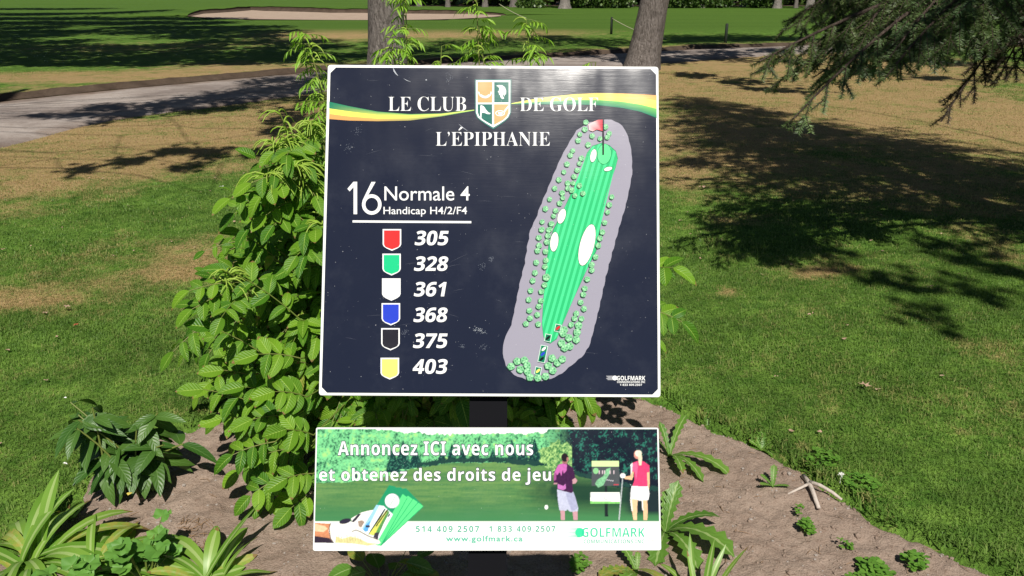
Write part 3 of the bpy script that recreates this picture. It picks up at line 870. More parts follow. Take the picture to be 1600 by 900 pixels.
c4 = [(268, 28), (255, 67), (256, 105), (248, 130), (242, 187), (236, 237), (225, 275), (215, 323), (206, 367), (209, 420), (212, 457), (192, 484), (316, 0), (303, 30), (298, 58), (293, 88), (287, 134), (289, 177), (284, 207), (282, 296), (267, 328), (265, 372), (254, 400), (247, 440), (252, 486), (562, 40), (550, 70), (543, 105), (529, 160), (511, 198), (511, 224), (489, 268), (477, 313), (470, 342), (457, 380), (473, 411), (436, 434), (427, 458), (461, 459), (411, 488)]
c4b = [(291, 259), (377, 513), (372, 530), (447, 492), (440, 525), (436, 560), (400, 552), (365, 577), (405, 592), (380, 600), (120, 690), (150, 665), (185, 660), (165, 705), (198, 685), (200, 715), (212, 742), (318, 650), (345, 672), (368, 655), (300, 687), (322, 710), (287, 738), (250, 745)]
ink = Ink(); zt = .0021
for L_, sc_, ox, oy, r_ in [(c2, .3, 760, 90, 4.6), (c4, .3222, 760, 350, 4.8), (c4b, .3222, 760, 350, 6.3)]:
    for i, (x, y) in enumerate(L_):
        cx_, cy_ = ox + x * sc_, oy + y * sc_
        if L_ is c2: r = 4.4 + .4 * math.sin(i * 2.3)
        else: r = r_
        ink.disc(cx_ - .9, cy_ + .9, r, r * .95, lin(40, 75, 58), zt, .3 * i, 12, .08); zt += 3e-6
        ink.disc(cx_, cy_, r * .93, r * .9, lin(128, 190, 140), zt, .3 * i, 12, .09); zt += 3e-6
        for q in range(5):
            aa = q * 2.4 + i
            ink.disc(cx_ + r * .5 * math.cos(aa), cy_ + r * .5 * math.sin(aa), r * .24, r * .22, lin(168, 222, 172) if q % 2 else lin(84, 150, 104), zt, 0, 6)
        zt += 3e-6
ink.build('tree_symbols', board)
ink = Ink()
ink.poly([(941, 187.5), (943.6, 187.5), (943.4, 242), (941, 242)], (.01, .01, .015, 1), .0030)
P_ = [(919, 195), (927, 191), (934, 188), (941.2, 187.6), (941.2, 205.5), (932, 203), (926, 206), (920, 204)]
ink.poly(P_, [lin(228, 196, 198), lin(232, 196, 196), lin(224, 110, 115), lin(204, 36, 60), lin(204, 36, 60), lin(224, 110, 115), lin(232, 196, 196), lin(228, 196, 198)], .0030)
ink.build('pin_flag', board)
ink = Ink()
def tee(cx_, cy_, w, h, rot, ovals):
    c, q = math.cos(rot), math.sin(rot); R_ = lambda x, y: (cx_ + x * c - y * q, cy_ + x * q + y * c)
    ink.poly([R_(-w / 2, -h / 2), R_(w / 2, -h / 2), R_(w / 2, h / 2), R_(-w / 2, h / 2)], lin(205, 228, 214), .0030)
    ink.poly([R_(-w / 2 + .9, -h / 2 + .9), R_(w / 2 - .9, -h / 2 + .9), R_(w / 2 - .9, h / 2 - .9), R_(-w / 2 + .9, h / 2 - .9)], lin(22, 120, 84), .0032)
    for (x, y, cl) in ovals: ink.disc(*R_(x, y), 4.4, 2.0, cl, .0034, -.75, 12)
tee(871.5, 512.7, 9.5, 12, .22, [(0, 0, lin(200, 44, 48))]); tee(856, 528, 10, 12, .2, [(0, 0, lin(18, 30, 26))])
tee(848, 553, 11.5, 27, .2, [(0, -8, SANDC), (0, 0, lin(45, 66, 190)), (0, 8, lin(18, 22, 26))]); tee(840.5, 579.4, 10, 12.5, .2, [(0, 0, lin(224, 220, 110))])
ink.build('tee_boxes', board)
ink = Ink()
ink.text(bold_sans('GOLFMARK'), (963.6, 587.3, 1008, 594.3), WH, .0011)
ink.text(bold_sans('COMMUNICATIONS INC'), (964, 595.2, 1008, 598.4), WH, .0011)
ink.text(bold_sans('1 833 409.2507'), (968.5, 599.6, 1003, 602.8), WH, .0011)
for i in range(6):
    ink.poly([(947 + (i % 3) * 1.2, 587.2 + i * 1.15), (960, 587.2 + i * 1.15), (960, 587.95 + i * 1.15), (947 + (i % 3) * 1.2, 587.95 + i * 1.15)], (.42, .42, .45, 1), .0011)
ink.disc(960.5, 590.6, 3.9, 3.7, WH, .00115)
ink.build('maker_logo', board)
# old scratches and rubbed spots of the dark face
ink = Ink()
SC = (.42, .44, .48, 1); SD = (.075, .08, .105, 1)
ink.line([(614.5, 106.5), (616, 111), (619, 115.5), (622, 118.5)], [.5, 2.2, 1.6, .4], SC, .0006)
ink.line([(631, 123), (636, 126), (642, 128)], [.3, .8, .2], SC, .0006)
ink.line([(717, 194), (724, 200), (731, 205)], [.3, .8, .2], SC, .0006)
ink.disc(666, 125, 1.2, .9, SC, .0006); ink.disc(766, 107.5, 1.0, .6, SC, .0006)
for _ in range(60):
    cx_, cy_ = rng.normal(749, 6), rng.normal(516.5, 1.9); ink.disc(cx_, cy_ + (cx_ - 749) * .25, rng.uniform(.3, .9), .5, SC if rng.random() < .4 else (.16, .18, .21, 1), .0006, 0, 6)
for c_ in [(754, 416, 2.5, 3), (768, 404, 2, 3), (634, 519, 3, 2.5), (756, 542, 3, 2.5), (722, 541, 2, 1.5), (700, 120, 4, 4), (557, 204, 4, 3), (545, 230, 3, 4)]:
    for _ in range(26): ink.disc(rng.normal(c_[0], c_[2]), rng.normal(c_[1], c_[3]), rng.uniform(.25, .7), .4, (.14, .155, .19, 1), .0006, 0, 6)
for _ in range(150):
    ink.disc(rng.uniform(520, 1020), rng.uniform(110, 610), rng.uniform(.2, .55), .35, (.16, .17, .2, 1), .00055, 0, 5)
for _ in range(26):
    x, y = rng.uniform(530, 1000), rng.uniform(115, 600); a_ = rng.uniform(-.5, .5); l_ = rng.uniform(8, 34)
    ink.line([(x, y), (x + l_ * .5 * math.cos(a_), y + l_ * .5 * math.sin(a_)), (x + l_ * math.cos(a_), y + l_ * math.sin(a_) + 1)], [.1, .45, .1], SD, .00055)
ink.build('scuff_marks', board)

# ---- the lower advertising board
LOW = [sg(*p) for p in [(493.5, 668), (1029.3, 668.3), (1033.5, 860), (488.5, 861)]]
adv = slab(rounded(LOW, .004), -.005, 0, .001, 'advert_board', M['white_panel'], sign); adv.location = OFF
# the printed picture: a raster worked out here, one vertex per photo pixel
PX0, PX1, PY0, PY1, SS = 491, 1031.6, 670, 858, 2
W_, H_ = int((PX1 - PX0)) * SS, int((PY1 - PY0)) * SS
yy, xx = np.mgrid[0:H_, 0:W_]; xx = PX0 + (xx + .5) / SS; yy = PY0 + (yy + .5) / SS
FL = np.stack([xx.ravel(), yy.ravel()], 1)
vn = lambda s_, sd_, o_=3, ay=1.0: vnoise(FL * np.array([1, ay]), s_, sd_, o_).reshape(H_, W_)
def c_(r, g, b): return np.array(lin(r, g, b)[:3])
img = np.empty((H_, W_, 3)); img[:] = c_(232, 232, 230)
def lerp(a, b, t_): return a * (1 - t_[..., None]) + b * t_[..., None]
n_fine, n_mid, n_big = vn(.5, 21, 3), vn(.13, 22, 3), vn(.035, 23, 3)
# trees
leaf = lerp(c_(18, 72, 56), c_(118, 200, 136), np.clip((n_fine * .75 + n_mid * .5 - .36) * 3.2, 0, 1))
leaf = lerp(leaf, c_(170, 215, 120), np.clip((n_mid - .62) * 5, 0, 1) * .7)
darkside = np.clip((xx - 848 + 22 * (n_mid - .5)) / 45, 0, 1) * np.clip((yy - 660) / 12, 0, 1)
leaf = lerp(leaf, lerp(c_(20, 26, 36), c_(40, 110, 92), np.clip((n_fine + n_mid - 1.14) * 4.5, 0, 1)), darkside)
top_y = np.interp(xx[0], [491, 520, 560, 640, 700, 760, 820, 850, 862, 900, 1031], [664, 666, 668, 676, 679, 678, 677, 676, 669, 660, 660])[None] + 7 * (vn(.25, 25, 2, .02) - .5)
ground_y = np.interp(xx[0], [491, 540, 600, 640, 700, 780, 850, 900, 960, 1031], [755, 753, 745, 733, 724, 723, 728, 742, 760, 768])[None] + 5 * (n_mid - .5)
pic = yy < 814.4
mask = pic & (yy > top_y); img[mask] = leaf[mask]
# darker conifers in the middle
for (cx_, by, h_, w_) in [(628, 733, 46, 15), (648, 731, 34, 12), (612, 738, 40, 12), (705, 722, 30, 9), (722, 722, 26, 8), (742, 722, 33, 9), (800, 724, 40, 10), (817, 726, 34, 12), (836, 728, 44, 14), (690, 722, 22, 8), (770, 722, 22, 8), (855, 735, 40, 14)]:
    ww = np.clip((yy - (by - h_)) / h_, 0, 1) * w_ * (.6 + .8 * n_fine)
    q = (np.abs(xx - cx_) < ww) & (yy < by) & (yy > by - h_)
    img[q] = lerp(c_(18, 50, 48), c_(70, 140, 110), np.clip((n_fine - .5) * 3, 0, 1))[q]
q = (np.abs(yy - ground_y + 4) < 9 * n_fine * n_mid * 2 - .5) & (xx > 650) & pic; img[q] = c_(30, 62, 54)
# mown grass
gstreak = vnoise(FL * np.array([.03, .33]), 1.0, 27, 3).reshape(H_, W_)
grass = lerp(c_(62, 112, 66), c_(124, 156, 86), np.clip((gstreak * .8 + n_fine * .3 - .2), 0, 1) * np.clip((822 - yy) / 60, 0, 1))
grass = lerp(grass, c_(64, 124, 76), np.clip((yy - 785) / 25, 0, 1) * .8)
sh = np.clip((xx - 800 - 26 * (n_mid - .2)) / 70, 0, 1) * np.clip(1.15 - np.abs(yy - 768 - (xx - 870) * .05) / 32, 0, 1)
grass = lerp(grass, c_(26, 56, 40), np.clip(sh * 1.1, 0, .95))
grass = lerp(grass, c_(28, 40, 42), np.clip((xx - 975) / 15, 0, 1) * np.clip((806 - yy) / 8, 0, 1))
mask = pic & (yy > ground_y); img[mask] = grass[mask]
q = (np.hypot((xx - 880) / 40, (yy - 716) / 26) < .6 + .7 * n_mid) & (yy < 745) & (xx < 895); img[q] = lerp(c_(50, 110, 60), c_(175, 210, 130), np.clip((n_fine - .3) * 2, 0, 1))[q]
def fill(P, col, k=.2, ox=0, oy=0, s_=1.0):
    P = np.asarray(P, float) * s_ + np.array([ox, oy])
    x0, y0 = P.min(0) - 1; x1, y1 = P.max(0) + 1
    bb = (xx > x0) & (xx < x1) & (yy > y0) & (yy < y1)
    idx = np.nonzero(bb.ravel())[0]
    ins = inside(FL[idx], P); idx = idx[ins]
    c = np.asarray(col)
    img.reshape(-1, 3)[idx] = c * (1 + k * (n_fine.ravel()[idx] - .5)[:, None])
def ell(cx_, cy_, rx_, ry_, rot=0, n_=18):
    a = np.linspace(0, 2 * PI, n_, endpoint=False); c, q = math.cos(rot), math.sin(rot)
    return np.column_stack([cx_ + rx_ * np.cos(a) * c - ry_ * np.sin(a) * q, cy_ + rx_ * np.cos(a) * q + ry_ * np.sin(a) * c])
g = dict(ox=840, oy=690, s_=.2)
# printed man in dark purple shirt
SK = c_(188, 142, 150)
fill([(180, 535), (216, 540), (214, 612), (184, 612)], SK, .2, **g); fill([(275, 545), (316, 540), (314, 612), (282, 612)], SK, .2, **g)
fill([(155, 372), (225, 392), (282, 392), (300, 440), (320, 520), (316, 545), (256, 548), (232, 528), (228, 540), (172, 536), (160, 450)], c_(182, 184, 206), .3, **g)
fill([(222, 400), (280, 396), (300, 440), (316, 520), (270, 546), (240, 470)], c_(160, 162, 190), .3, **g)
fill([(130, 320), (158, 322), (156, 332), (128, 332)], SK, .1, **g); fill([(270, 300), (300, 282), (316, 305), (300, 328), (276, 330)], SK, .2, **g)
fill([(165, 180), (205, 168), (240, 172), (282, 205), (296, 262), (300, 282), (276, 298), (280, 390), (270, 402), (210, 388), (160, 368), (160, 322), (130, 322), (132, 240)], c_(62, 28, 62), .5, **g)
fill([(165, 182), (200, 172), (235, 178), (232, 225), (210, 250), (200, 222), (190, 270), (176, 232), (160, 262), (136, 240)], c_(190, 100, 168), .4, **g)
fill([(160, 330), (205, 346), (222, 330), (226, 366), (200, 380), (160, 366)], c_(186, 110, 176), .4, **g); fill([(132, 240), (152, 250), (148, 300), (130, 305)], c_(150, 70, 130), .4, **g)
fill([(196, 150), (236, 150), (238, 176), (200, 172)], c_(150, 100, 100), .2, **g); fill(ell(218, 124, 28, 34), c_(36, 26, 28), .3, **g); fill(ell(240, 138, 9, 18), c_(160, 110, 104), .2, **g)
# printed small tee sign
fill([(530, 340), (550, 340), (554, 584), (527, 584)], c_(28, 34, 32), .1, **g)
fill([(430, 150), (498, 150), (498, 142), (576, 142), (576, 150), (645, 150), (648, 345), (428, 345)], c_(74, 78, 80), .15, **g)
fill([(430, 150), (645, 150), (645, 194), (430, 194)], c_(196, 220, 158), .1, **g); fill(ell(462, 228, 22, 24), c_(130, 190, 130), .3, **g)
fill([(455, 330), (470, 300), (520, 270), (545, 215), (580, 202), (570, 250), (540, 300), (520, 340), (480, 360)], c_(120, 176, 132), .9, **g)
for x_ in (486, 510, 528, 570, 600): fill([(x_, 226), (x_ + 7, 226), (x_ + 7, 252), (x_, 252)], c_(210, 190, 196), .1, **g)
for k_, x_ in enumerate((545, 560, 575, 590)): fill([(x_, 294 + k_ * 3), (x_ + 10, 294 + k_ * 3), (x_ + 10, 302 + k_ * 3), (x_, 302 + k_ * 3)], c_(190, 190, 196), .1, **g)
fill([(600, 332), (640, 332), (640, 340), (600, 340)], c_(190, 60, 70), .1, **g)
fill([(418, 396), (648, 396), (652, 486), (414, 486)], c_(228, 230, 226), .03, **g); fill([(415, 466), (652, 470), (652, 486), (414, 486)], c_(120, 190, 100), .6, **g)
for x_ in range(470, 600, 11): fill([(x_, 412), (x_ + 7, 412), (x_ + 7, 420), (x_, 420)], c_(165, 172, 172), .1, **g)
fill(ell(538, 442, 13, 13), c_(150, 160, 160), .1, **g); fill(ell(538, 442, 9, 9), c_(228, 230, 226), .03, **g)
# printed woman in a pink shirt
fill([(668, 288), (676, 288), (644, 612), (634, 612)], c_(170, 176, 178), .1, **g)
SW = c_(222, 180, 140)
fill([(738, 450), (788, 452), (782, 520), (780, 612), (752, 612), (740, 530)], c_(226, 186, 146), .3, **g); fill([(822, 452), (862, 452), (866, 530), (860, 612), (830, 612), (830, 530)], SW, .3, **g)
fill([(728, 452), (742, 452), (748, 545), (738, 540)], c_(240, 230, 220), .1, **g); fill([(818, 452), (828, 452), (832, 540), (822, 530)], c_(240, 230, 220), .1, **g)
fill([(745, 170), (762, 190), (758, 270), (745, 300), (690, 292), (680, 275), (735, 266)], SW, .2, **g); fill([(866, 230), (886, 230), (884, 330), (878, 380), (866, 345)], SW, .2, **g)
fill(ell(674, 266, 22, 20), c_(232, 232, 230), .05, **g)
fill([(742, 345), (870, 345), (882, 405), (872, 456), (826, 458), (804, 462), (780, 452), (730, 450), (734, 392)], c_(232, 230, 232), .05, **g)
fill([(752, 166), (790, 152), (840, 154), (884, 186), (886, 238), (864, 240), (868, 350), (748, 348), (766, 300), (766, 238), (744, 232)], c_(214, 62, 108), .35, **g)
fill([(756, 172), (790, 158), (795, 200), (780, 300), (768, 235), (748, 228)], c_(232, 96, 138), .3, **g)
fill([(736, 180), (754, 164), (748, 232), (738, 260)], c_(236, 226, 226), .05, **g)
fill(ell(790, 102, 26, 34), c_(196, 132, 118), .3, **g); fill(ell(800, 92, 27, 26), c_(222, 214, 196), .3, **g); fill([(798, 78), (824, 92), (830, 130), (822, 186), (804, 184), (798, 140)], c_(214, 204, 176), .5, **g)
fill(ell(70, 512, 14, 18), c_(236, 236, 232), .02, **g)
# printed gloved hand with tickets
g = dict(ox=500, oy=750, s_=180 / 1350)
fill([(-70, 500), (118, 512), (100, 590), (120, 680), (160, 738), (-70, 735)], c_(196, 130, 92), .5, **g); fill([(-70, 510), (60, 540), (90, 570), (40, 610), (-70, 600)], c_(226, 188, 150), .3, **g); fill([(-70, 655), (110, 680), (160, 738), (-70, 735)], c_(48, 36, 48), .3, **g)
fill([(480, 380), (560, 360), (640, 345), (600, 480), (500, 600), (400, 600), (360, 450)], c_(236, 232, 226), .12, **g)
fill([(800, 60), (870, 74), (880, 88), (945, 86), (955, 100), (1005, 98), (1195, 290), (860, 420), (660, 290)], c_(30, 138, 94), .08, **g)
for tx, ty, ax_ in [(1190, 285, 40), (1125, 240, 40), (1062, 202, 40), (1000, 182, 40)]:
    fill([(tx - ax_, ty - 18), (tx + ax_ * .4, ty + 20), (712, 770), (652, 765)], c_(88, 216, 128), .06, **g)
    fill([(tx + ax_ * .4, ty + 20), (tx + ax_ * .52, ty + 27), (716, 774), (708, 770)], c_(40, 150, 100), .06, **g)
fill([(655, 290), (740, 305), (852, 402), (690, 690), (470, 602)], c_(226, 232, 238), .06, **g)
fill([(655, 290), (690, 296), (560, 560), (520, 625), (470, 602)], c_(150, 196, 226), .2, **g); fill([(540, 520), (590, 470), (560, 600), (490, 610)], c_(90, 160, 216), .2, **g)
fill([(750, 335), (765, 340), (640, 560), (560, 645), (590, 590)], c_(24, 28, 26), .3, **g); fill([(790, 350), (810, 380), (740, 520), (690, 640), (600, 650), (650, 560)], c_(84, 140, 74), .8, **g); fill([(770, 350), (788, 362), (700, 520), (640, 640), (570, 640)], c_(206, 206, 92), .8, **g)
fill([(780, 345), (795, 350), (660, 545), (648, 540)], c_(30, 40, 30), .3, **g); fill([(810, 390), (820, 405), (795, 440), (790, 425)], c_(40, 40, 44), .3, **g); fill([(530, 530), (580, 528), (585, 556), (535, 556)], c_(50, 54, 74), .4, **g); fill([(640, 620), (690, 610), (680, 690), (620, 690)], c_(60, 54, 64), .6, **g)
fill(ell(840, 245, 87, 87), c_(196, 190, 204), .05, **g); fill(ell(836, 243, 80, 81), c_(232, 230, 232), .03, **g); fill([(872, 190), (878, 192), (822, 292), (810, 298)], c_(120, 176, 140), .2, **g)
fill([(100, 560), (120, 500), (220, 512), (330, 510), (440, 520), (560, 640), (690, 700), (712, 738), (680, 752), (560, 770), (400, 745), (165, 738), (120, 680)], c_(234, 230, 220), .1, **g)
fill([(190, 660), (260, 690), (360, 660), (470, 690), (560, 735), (680, 748), (560, 770), (400, 745), (180, 735)], c_(205, 196, 140), .5, **g)
fill(ell(290, 482, 70, 30, -.25), c_(44, 40, 54), .2, **g); fill([(362, 488), (440, 400), (480, 392), (420, 470), (390, 495)], c_(52, 48, 60), .2, **g)
fill([(440, 480), (490, 470), (520, 490), (480, 560), (450, 540)], c_(150, 130, 116), .6, **g)
for L_ in ([(100, 560), (118, 502), (126, 506), (110, 562), (128, 680), (170, 738), (160, 740), (118, 684)], [(370, 600), (420, 580), (480, 604), (560, 648), (690, 698), (686, 706), (556, 658), (478, 614), (420, 590), (374, 608)]):
    fill(L_, c_(70, 62, 66), .2, **g)
for k_ in range(9):
    x_ = 215 + k_ * 32; fill([(x_, 640 + (k_ % 3) * 20), (x_ + 5, 640 + (k_ % 3) * 20), (x_ + 14, 720), (x_ + 8, 720)], c_(176, 168, 112), .2, **g)
img = img.reshape(H_ // SS, SS, W_ // SS, SS, 3).mean((1, 3))
h2, w2 = img.shape[:2]
gxp = PX0 + (np.arange(w2) + .5); gyp = PY0 + (np.arange(h2) + .5)
# keep inside the board with its slight taper
ed = lambda y: (494.2 - (y - 670) * .0255, 1029 + (y - 670) * .0215)
V = []
for y in gyp:
    l_, r_ = ed(y)
    for x in gxp:
        V.append((*sg(l_ + 1.2 + (x - PX0) / (PX1 - PX0) * (r_ - l_ - 2.4), y), .0004))
ii = (np.arange(h2 - 1)[:, None] * w2 + np.arange(w2 - 1)[None]).ravel()
me = make_mesh('printed_picture', V, np.stack([ii + w2, ii + w2 + 1, ii + 1, ii], 1), col=np.concatenate([img.reshape(-1, 3), np.ones((h2 * w2, 1))], 1))
me.materials.append(M['print'])
po = bpy.data.objects.new('printed_picture', me); COL.objects.link(po); po.parent = adv
ink = Ink()
DKT = lin(62, 66, 84); WT2 = (.84, .84, .84, 1)
def cond(t_, box, big):
    ink.text(bold_sans(t_), box, DKT, .0008, offset=.032, space=1.06)
    x0, y0, x1, y1 = box; e = 1.15
    ink.text(bold_sans(t_), (x0 + e, y0 + e, x1 - e, y1 - e), WT2, .0011, offset=-.002, space=1.06)
cond('Annoncez ICI avec nous', (527.2, 688.3, 834, 712.4), 1)
cond('et obtenez des droits de jeu', (497.8, 730, 862, 758.3), 1)
ink.build('slogan', adv)
TG = lin(92, 176, 150)
ink = Ink()
ink.text(bold_sans('514 409.2507'), (650, 821.6, 748.6, 831), lin(72, 160, 132), .0011, offset=-.004, space=1.3)
ink.text(bold_sans('1 833 409.2507'), (764.5, 821.6, 867.6, 830.6), lin(72, 160, 132), .0011, offset=-.004, space=1.3)
ink.text('www.golfmark.ca', (696.8, 836.6, 816.6, 848.6), TG, .0011, offset=.022, space=1.15)
ink.build('contact_lines', adv)
ink = Ink()
LG = lin(52, 190, 146)
ink.text(bold_sans('GOLFMARK'), (909.5, 824.6, 1007, 838.6), LG, .0011, offset=-.018)
ink.text(bold_sans('COMMUNICATIONS INC'), (912, 842.6, 1006.4, 848.8), lin(110, 176, 158), .0011, offset=-.012, space=1.1)
for i in range(7):
    y = 824.7 + i * 2.2
    ink.poly([(877 + (i % 3) * 3, y), (906, y), (906, y + 1.0 + .1 * i), (877 + (i % 3) * 3, y + .5)], [mixl(WH, LG, .25), LG, LG, mixl(WH, LG, .25)], .0009)
ink.disc(906, 831.8, 7.2, 7.2, lin(60, 206, 150), .00105)
ink.text('3¢', (1012.5, 836.5, 1023, 847), lin(205, 206, 206), .0011)
ink.build('advert_logo', adv)
# ------------------------------------------------------------------ leaf shapes
def leaf_t(n, prof, fold=.25, droop=.3, wave=0.0, teeth=0.0):
    """unit-length leaf along +y: prof(v)=half width; three points across"""
    V, Q, L = [], [], []
    for i in range(n + 1):
        v = i / n; w = prof(v); z = -droop * v * v
        if teeth: w *= 1 + teeth * (1 if i % 2 else -1)
        wz = wave * math.sin(v * 9)
        V += [(-w, v, z + fold * w + wz), (0, v, z), (w, v, z + fold * w - wz)]
        L += [(-1, v, 0), (0, v, 0), (1, v, 0)]
    for i in range(n):
        a = 3 * i
        Q += [(a, a + 1, a + 4, a + 3), (a + 1, a + 2, a + 5, a + 4)]
    return np.array(V), np.array(Q), None, np.array(L, float)
ovate = lambda wd, p=.35: (lambda v: wd * (max(v, 0.001) ** .6) * (1 - v) ** .75 / ((p ** .6) * (1 - p) ** .75) + .004)
LEAFLETS = [leaf_t(7, ovate(.25), .30, .25), leaf_t(7, ovate(.22), .45, .5), leaf_t(7, ovate(.28), .18, .1, .02)]
YOUNG = leaf_t(4, ovate(.085), .5, .35)
rv = lambda a, b: random.uniform(a, b)
def unit(v): return np.asarray(v, float) / max(np.linalg.norm(v), 1e-9)
UPV = np.array([0, 0, 1.0])

class Leaves:
    """gathers leaves (template index, matrix, origin) and builds them at once"""
    def __init__(s, temps): s.t = temps; s.d = [[] for _ in temps]
    def add(s, k, o, d, nrm_, size, wide=1.0):
        d = unit(d); x = np.cross(d, nrm_)
        if np.linalg.norm(x) < 1e-6: x = np.array([1.0, 0, 0])
        x = unit(x); z = np.cross(x, d)
        s.d[k].append((np.stack([x * size * wide, d * size, z * size], 1), o))
    def into(s, mb):
        for t_, d in zip(s.t, s.d):
            if d: mb.inst(t_, np.array([q[0] for q in d]), np.array([q[1] for q in d]))

def compound(lv, st, o, d, length, pairs, size, nrm_):
    """a pinnate leaf: rachis from o along d (drooping), leaflets in pairs and one at the tip"""
    d = unit(d); pts = []
    p = np.array(o, float); dd = d.copy(); seg = length / (pairs + 1)
    side = unit(np.cross(d, nrm_))
    for i in range(pairs + 1):
        pts.append(p.copy()); p = p + dd * seg; dd = unit(dd + np.array([0, 0, -.10]))
        if i < pairs:
            s_ = size * (1.0 - .12 * abs(i - pairs * .4)) * rv(.85, 1.15)
            nn = unit(nrm_ + np.array([rv(-.35, .35), rv(-.35, .35), 0]))
            for sg_ in (-1, 1):
                lv.add(random.randrange(3), p, unit(side * sg_ * 1.0 + dd * .55 + np.array([0, 0, rv(-.35, .05)])), nn, s_)
    pts.append(p.copy())
    lv.add(random.randrange(3), p, unit(dd + np.array([0, 0, -.15])), nrm_, size * 1.1)
    st.tube(pts, np.linspace(.0022, .0012, len(pts)), 4, False, (0, .5, random.random()))

# ------------------------------------------------------------------ the goatsbeard bush behind the sign
bush = thing('goatsbeard_bush', (-.3, 2.75, 0), 'big bright green bush with feathery tips growing behind the sign', 'bush')
lv, st = Leaves(LEAFLETS), MB()
BC = np.array([-.3, 2.75, 0])
SUNV = S
def env_point(az, el):
    """surface of the bush seen from its heart"""
    ca, sa = math.cos(az), math.sin(az)
    rx_ = .74 if ca < 0 else .74
    ry_ = .55
    rz_ = .76
    return np.array([rx_ * ca * math.cos(el), ry_ * sa * math.cos(el), .28 + rz_ * math.sin(el) if el > 0 else .28 + .28 * math.sin(el)])
stems = []
for i in range(172):
    az = rv(0, 2 * PI)
    if rng.random() < .62: az = rv(PI * .9, PI * 1.75)                 # more on the open side towards the light
    el = math.asin(rv(-.55, .97))
    e = env_point(az, el) * rv(.80, 1.06)
    if e[0] > .35 and rng.random() < .35: continue
    b = np.array([rv(-.24, .20), rv(-.16, .20), 0])
    tip = e.copy()
    mid = (b * .45 + tip * .55) + np.array([0, 0, .16 + .10 * rng.random()])
    t_ = np.linspace(0, 1, 9)[:, None]
    P = (1 - t_) ** 2 * b + 2 * t_ * (1 - t_) * mid + t_ ** 2 * tip
    P[:, 2] = np.maximum(P[:, 2], .015)
    st.tube(P, np.linspace(.0055, .002, 9), 5, False, (0, .5, random.random()))
    stems.append(P)
    out = unit(np.array([tip[0], tip[1], .25 * tip[2]]))
    for k_ in range(9):
        f = rv(.5, 1.0) if k_ else 1.0
        j = min(int(f * 8), 7); p = P[j] * (1 - (f * 8 - j)) + P[j + 1] * (f * 8 - j)
        if p[2] < .10 and rng.random() < .6: continue
        tang = unit(P[j + 1] - P[j])
        a = rv(0, 2 * PI); u = unit(np.cross(tang, UPV) + 1e-3); w = np.cross(u, tang)
        d = unit(tang * .45 + (u * math.cos(a) + w * math.sin(a)) * .8 + out * .55 + np.array([0, -.2, rv(-.25, .2)]))
        nn = unit(UPV * .75 + np.array([0.03, -.55, .3]) + out * .35 + rng.normal(0, .22, 3))
        pairs = random.choice([2, 3, 3, 4])
        compound(lv, st, p, d, rv(.11, .19), pairs, random.choice([rv(.036, .055), rv(.046, .07), rv(.06, .08)]), nn)
# a few stray sprays that reach past the sign on the right and below the left
for (px, py, fw_, px2, py2, n_) in [(1010, 420, 2.3, 1062, 412, 2), (1000, 480, 2.25, 1085, 497, 3), (420, 560, 2.15, 318, 487, 3), (420, 640, 2.15, 300, 585, 3), (430, 690, 2.1, 345, 705, 3), (450, 740, 2.1, 372, 775, 3), (470, 500, 2.2, 345, 390, 3), (430, 600, 2.25, 335, 560, 3), (420, 660, 2.25, 335, 640, 3), (440, 700, 2.2, 352, 735, 3), (470, 760, 2.15, 395, 785, 3), (480, 700, 2.15, 400, 700, 3), (460, 650, 2.15, 380, 645, 3), (440, 620, 2.2, 372, 590, 3), (490, 770, 2.1, 445, 795, 2), (470, 560, 2.15, 390, 540, 3), (480, 620, 2.1, 420, 600, 3), (490, 740, 2.1, 440, 740, 3), (490, 680, 2.05, 440, 660, 3), (440, 540, 2.3, 350, 515, 3), (450, 420, 2.3, 330, 480, 3)]:
    a, b = atf(px, py, fw_) - np.array([-.3, 2.75, 0]), atf(px2, py2, fw_ - .08) - np.array([-.3, 2.75, 0])
    a = a + 0; b = b + 0
    sh_ = BC - np.array([-.3, 2.75, 0])
    a -= sh_; b -= sh_
    compound(lv, st, a, b - a, np.linalg.norm(b - a) * .8, n_, .07, unit(np.array([.05, -.55, .8])))
    root = np.array([a[0] * .3, .1, .25]); t_ = np.linspace(0, 1, 6)[:, None]
    st.tube((1 - t_) * root + t_ * a, np.linspace(.004, .0022, 6), 5, False)
plume_pts = []
SHIFT = np.array([-.3, 2.75, 0])
def plume(P, n_, L, name='flower_plume'):
    """a nodding tuft of thin finger-like flower spikes along the end of a shoot"""
    mb = MB(); m = len(P)
    for i in range(n_):
        f = rv(.0, 1.0); q = f * (m - 1); j = min(int(q), m - 2); p = P[j] * (1 - q + j) + P[j + 1] * (q - j)
        a = rv(0, 2 * PI); l = L * rv(.8, 1.5)
        d = np.array([math.cos(a), math.sin(a) * .8, rv(.2, .9)])
        pts = [p]; dd = unit(d)
        for _ in range(4): p = p + dd * l / 4; pts.append(p); dd = unit(dd + np.array([0, 0, -.55]))
        mb.tube(pts, np.linspace(.0026, .0012, 5), 4, False, (0, 0, random.random()))
    return mb.build(name, M['plume'], bush, True)
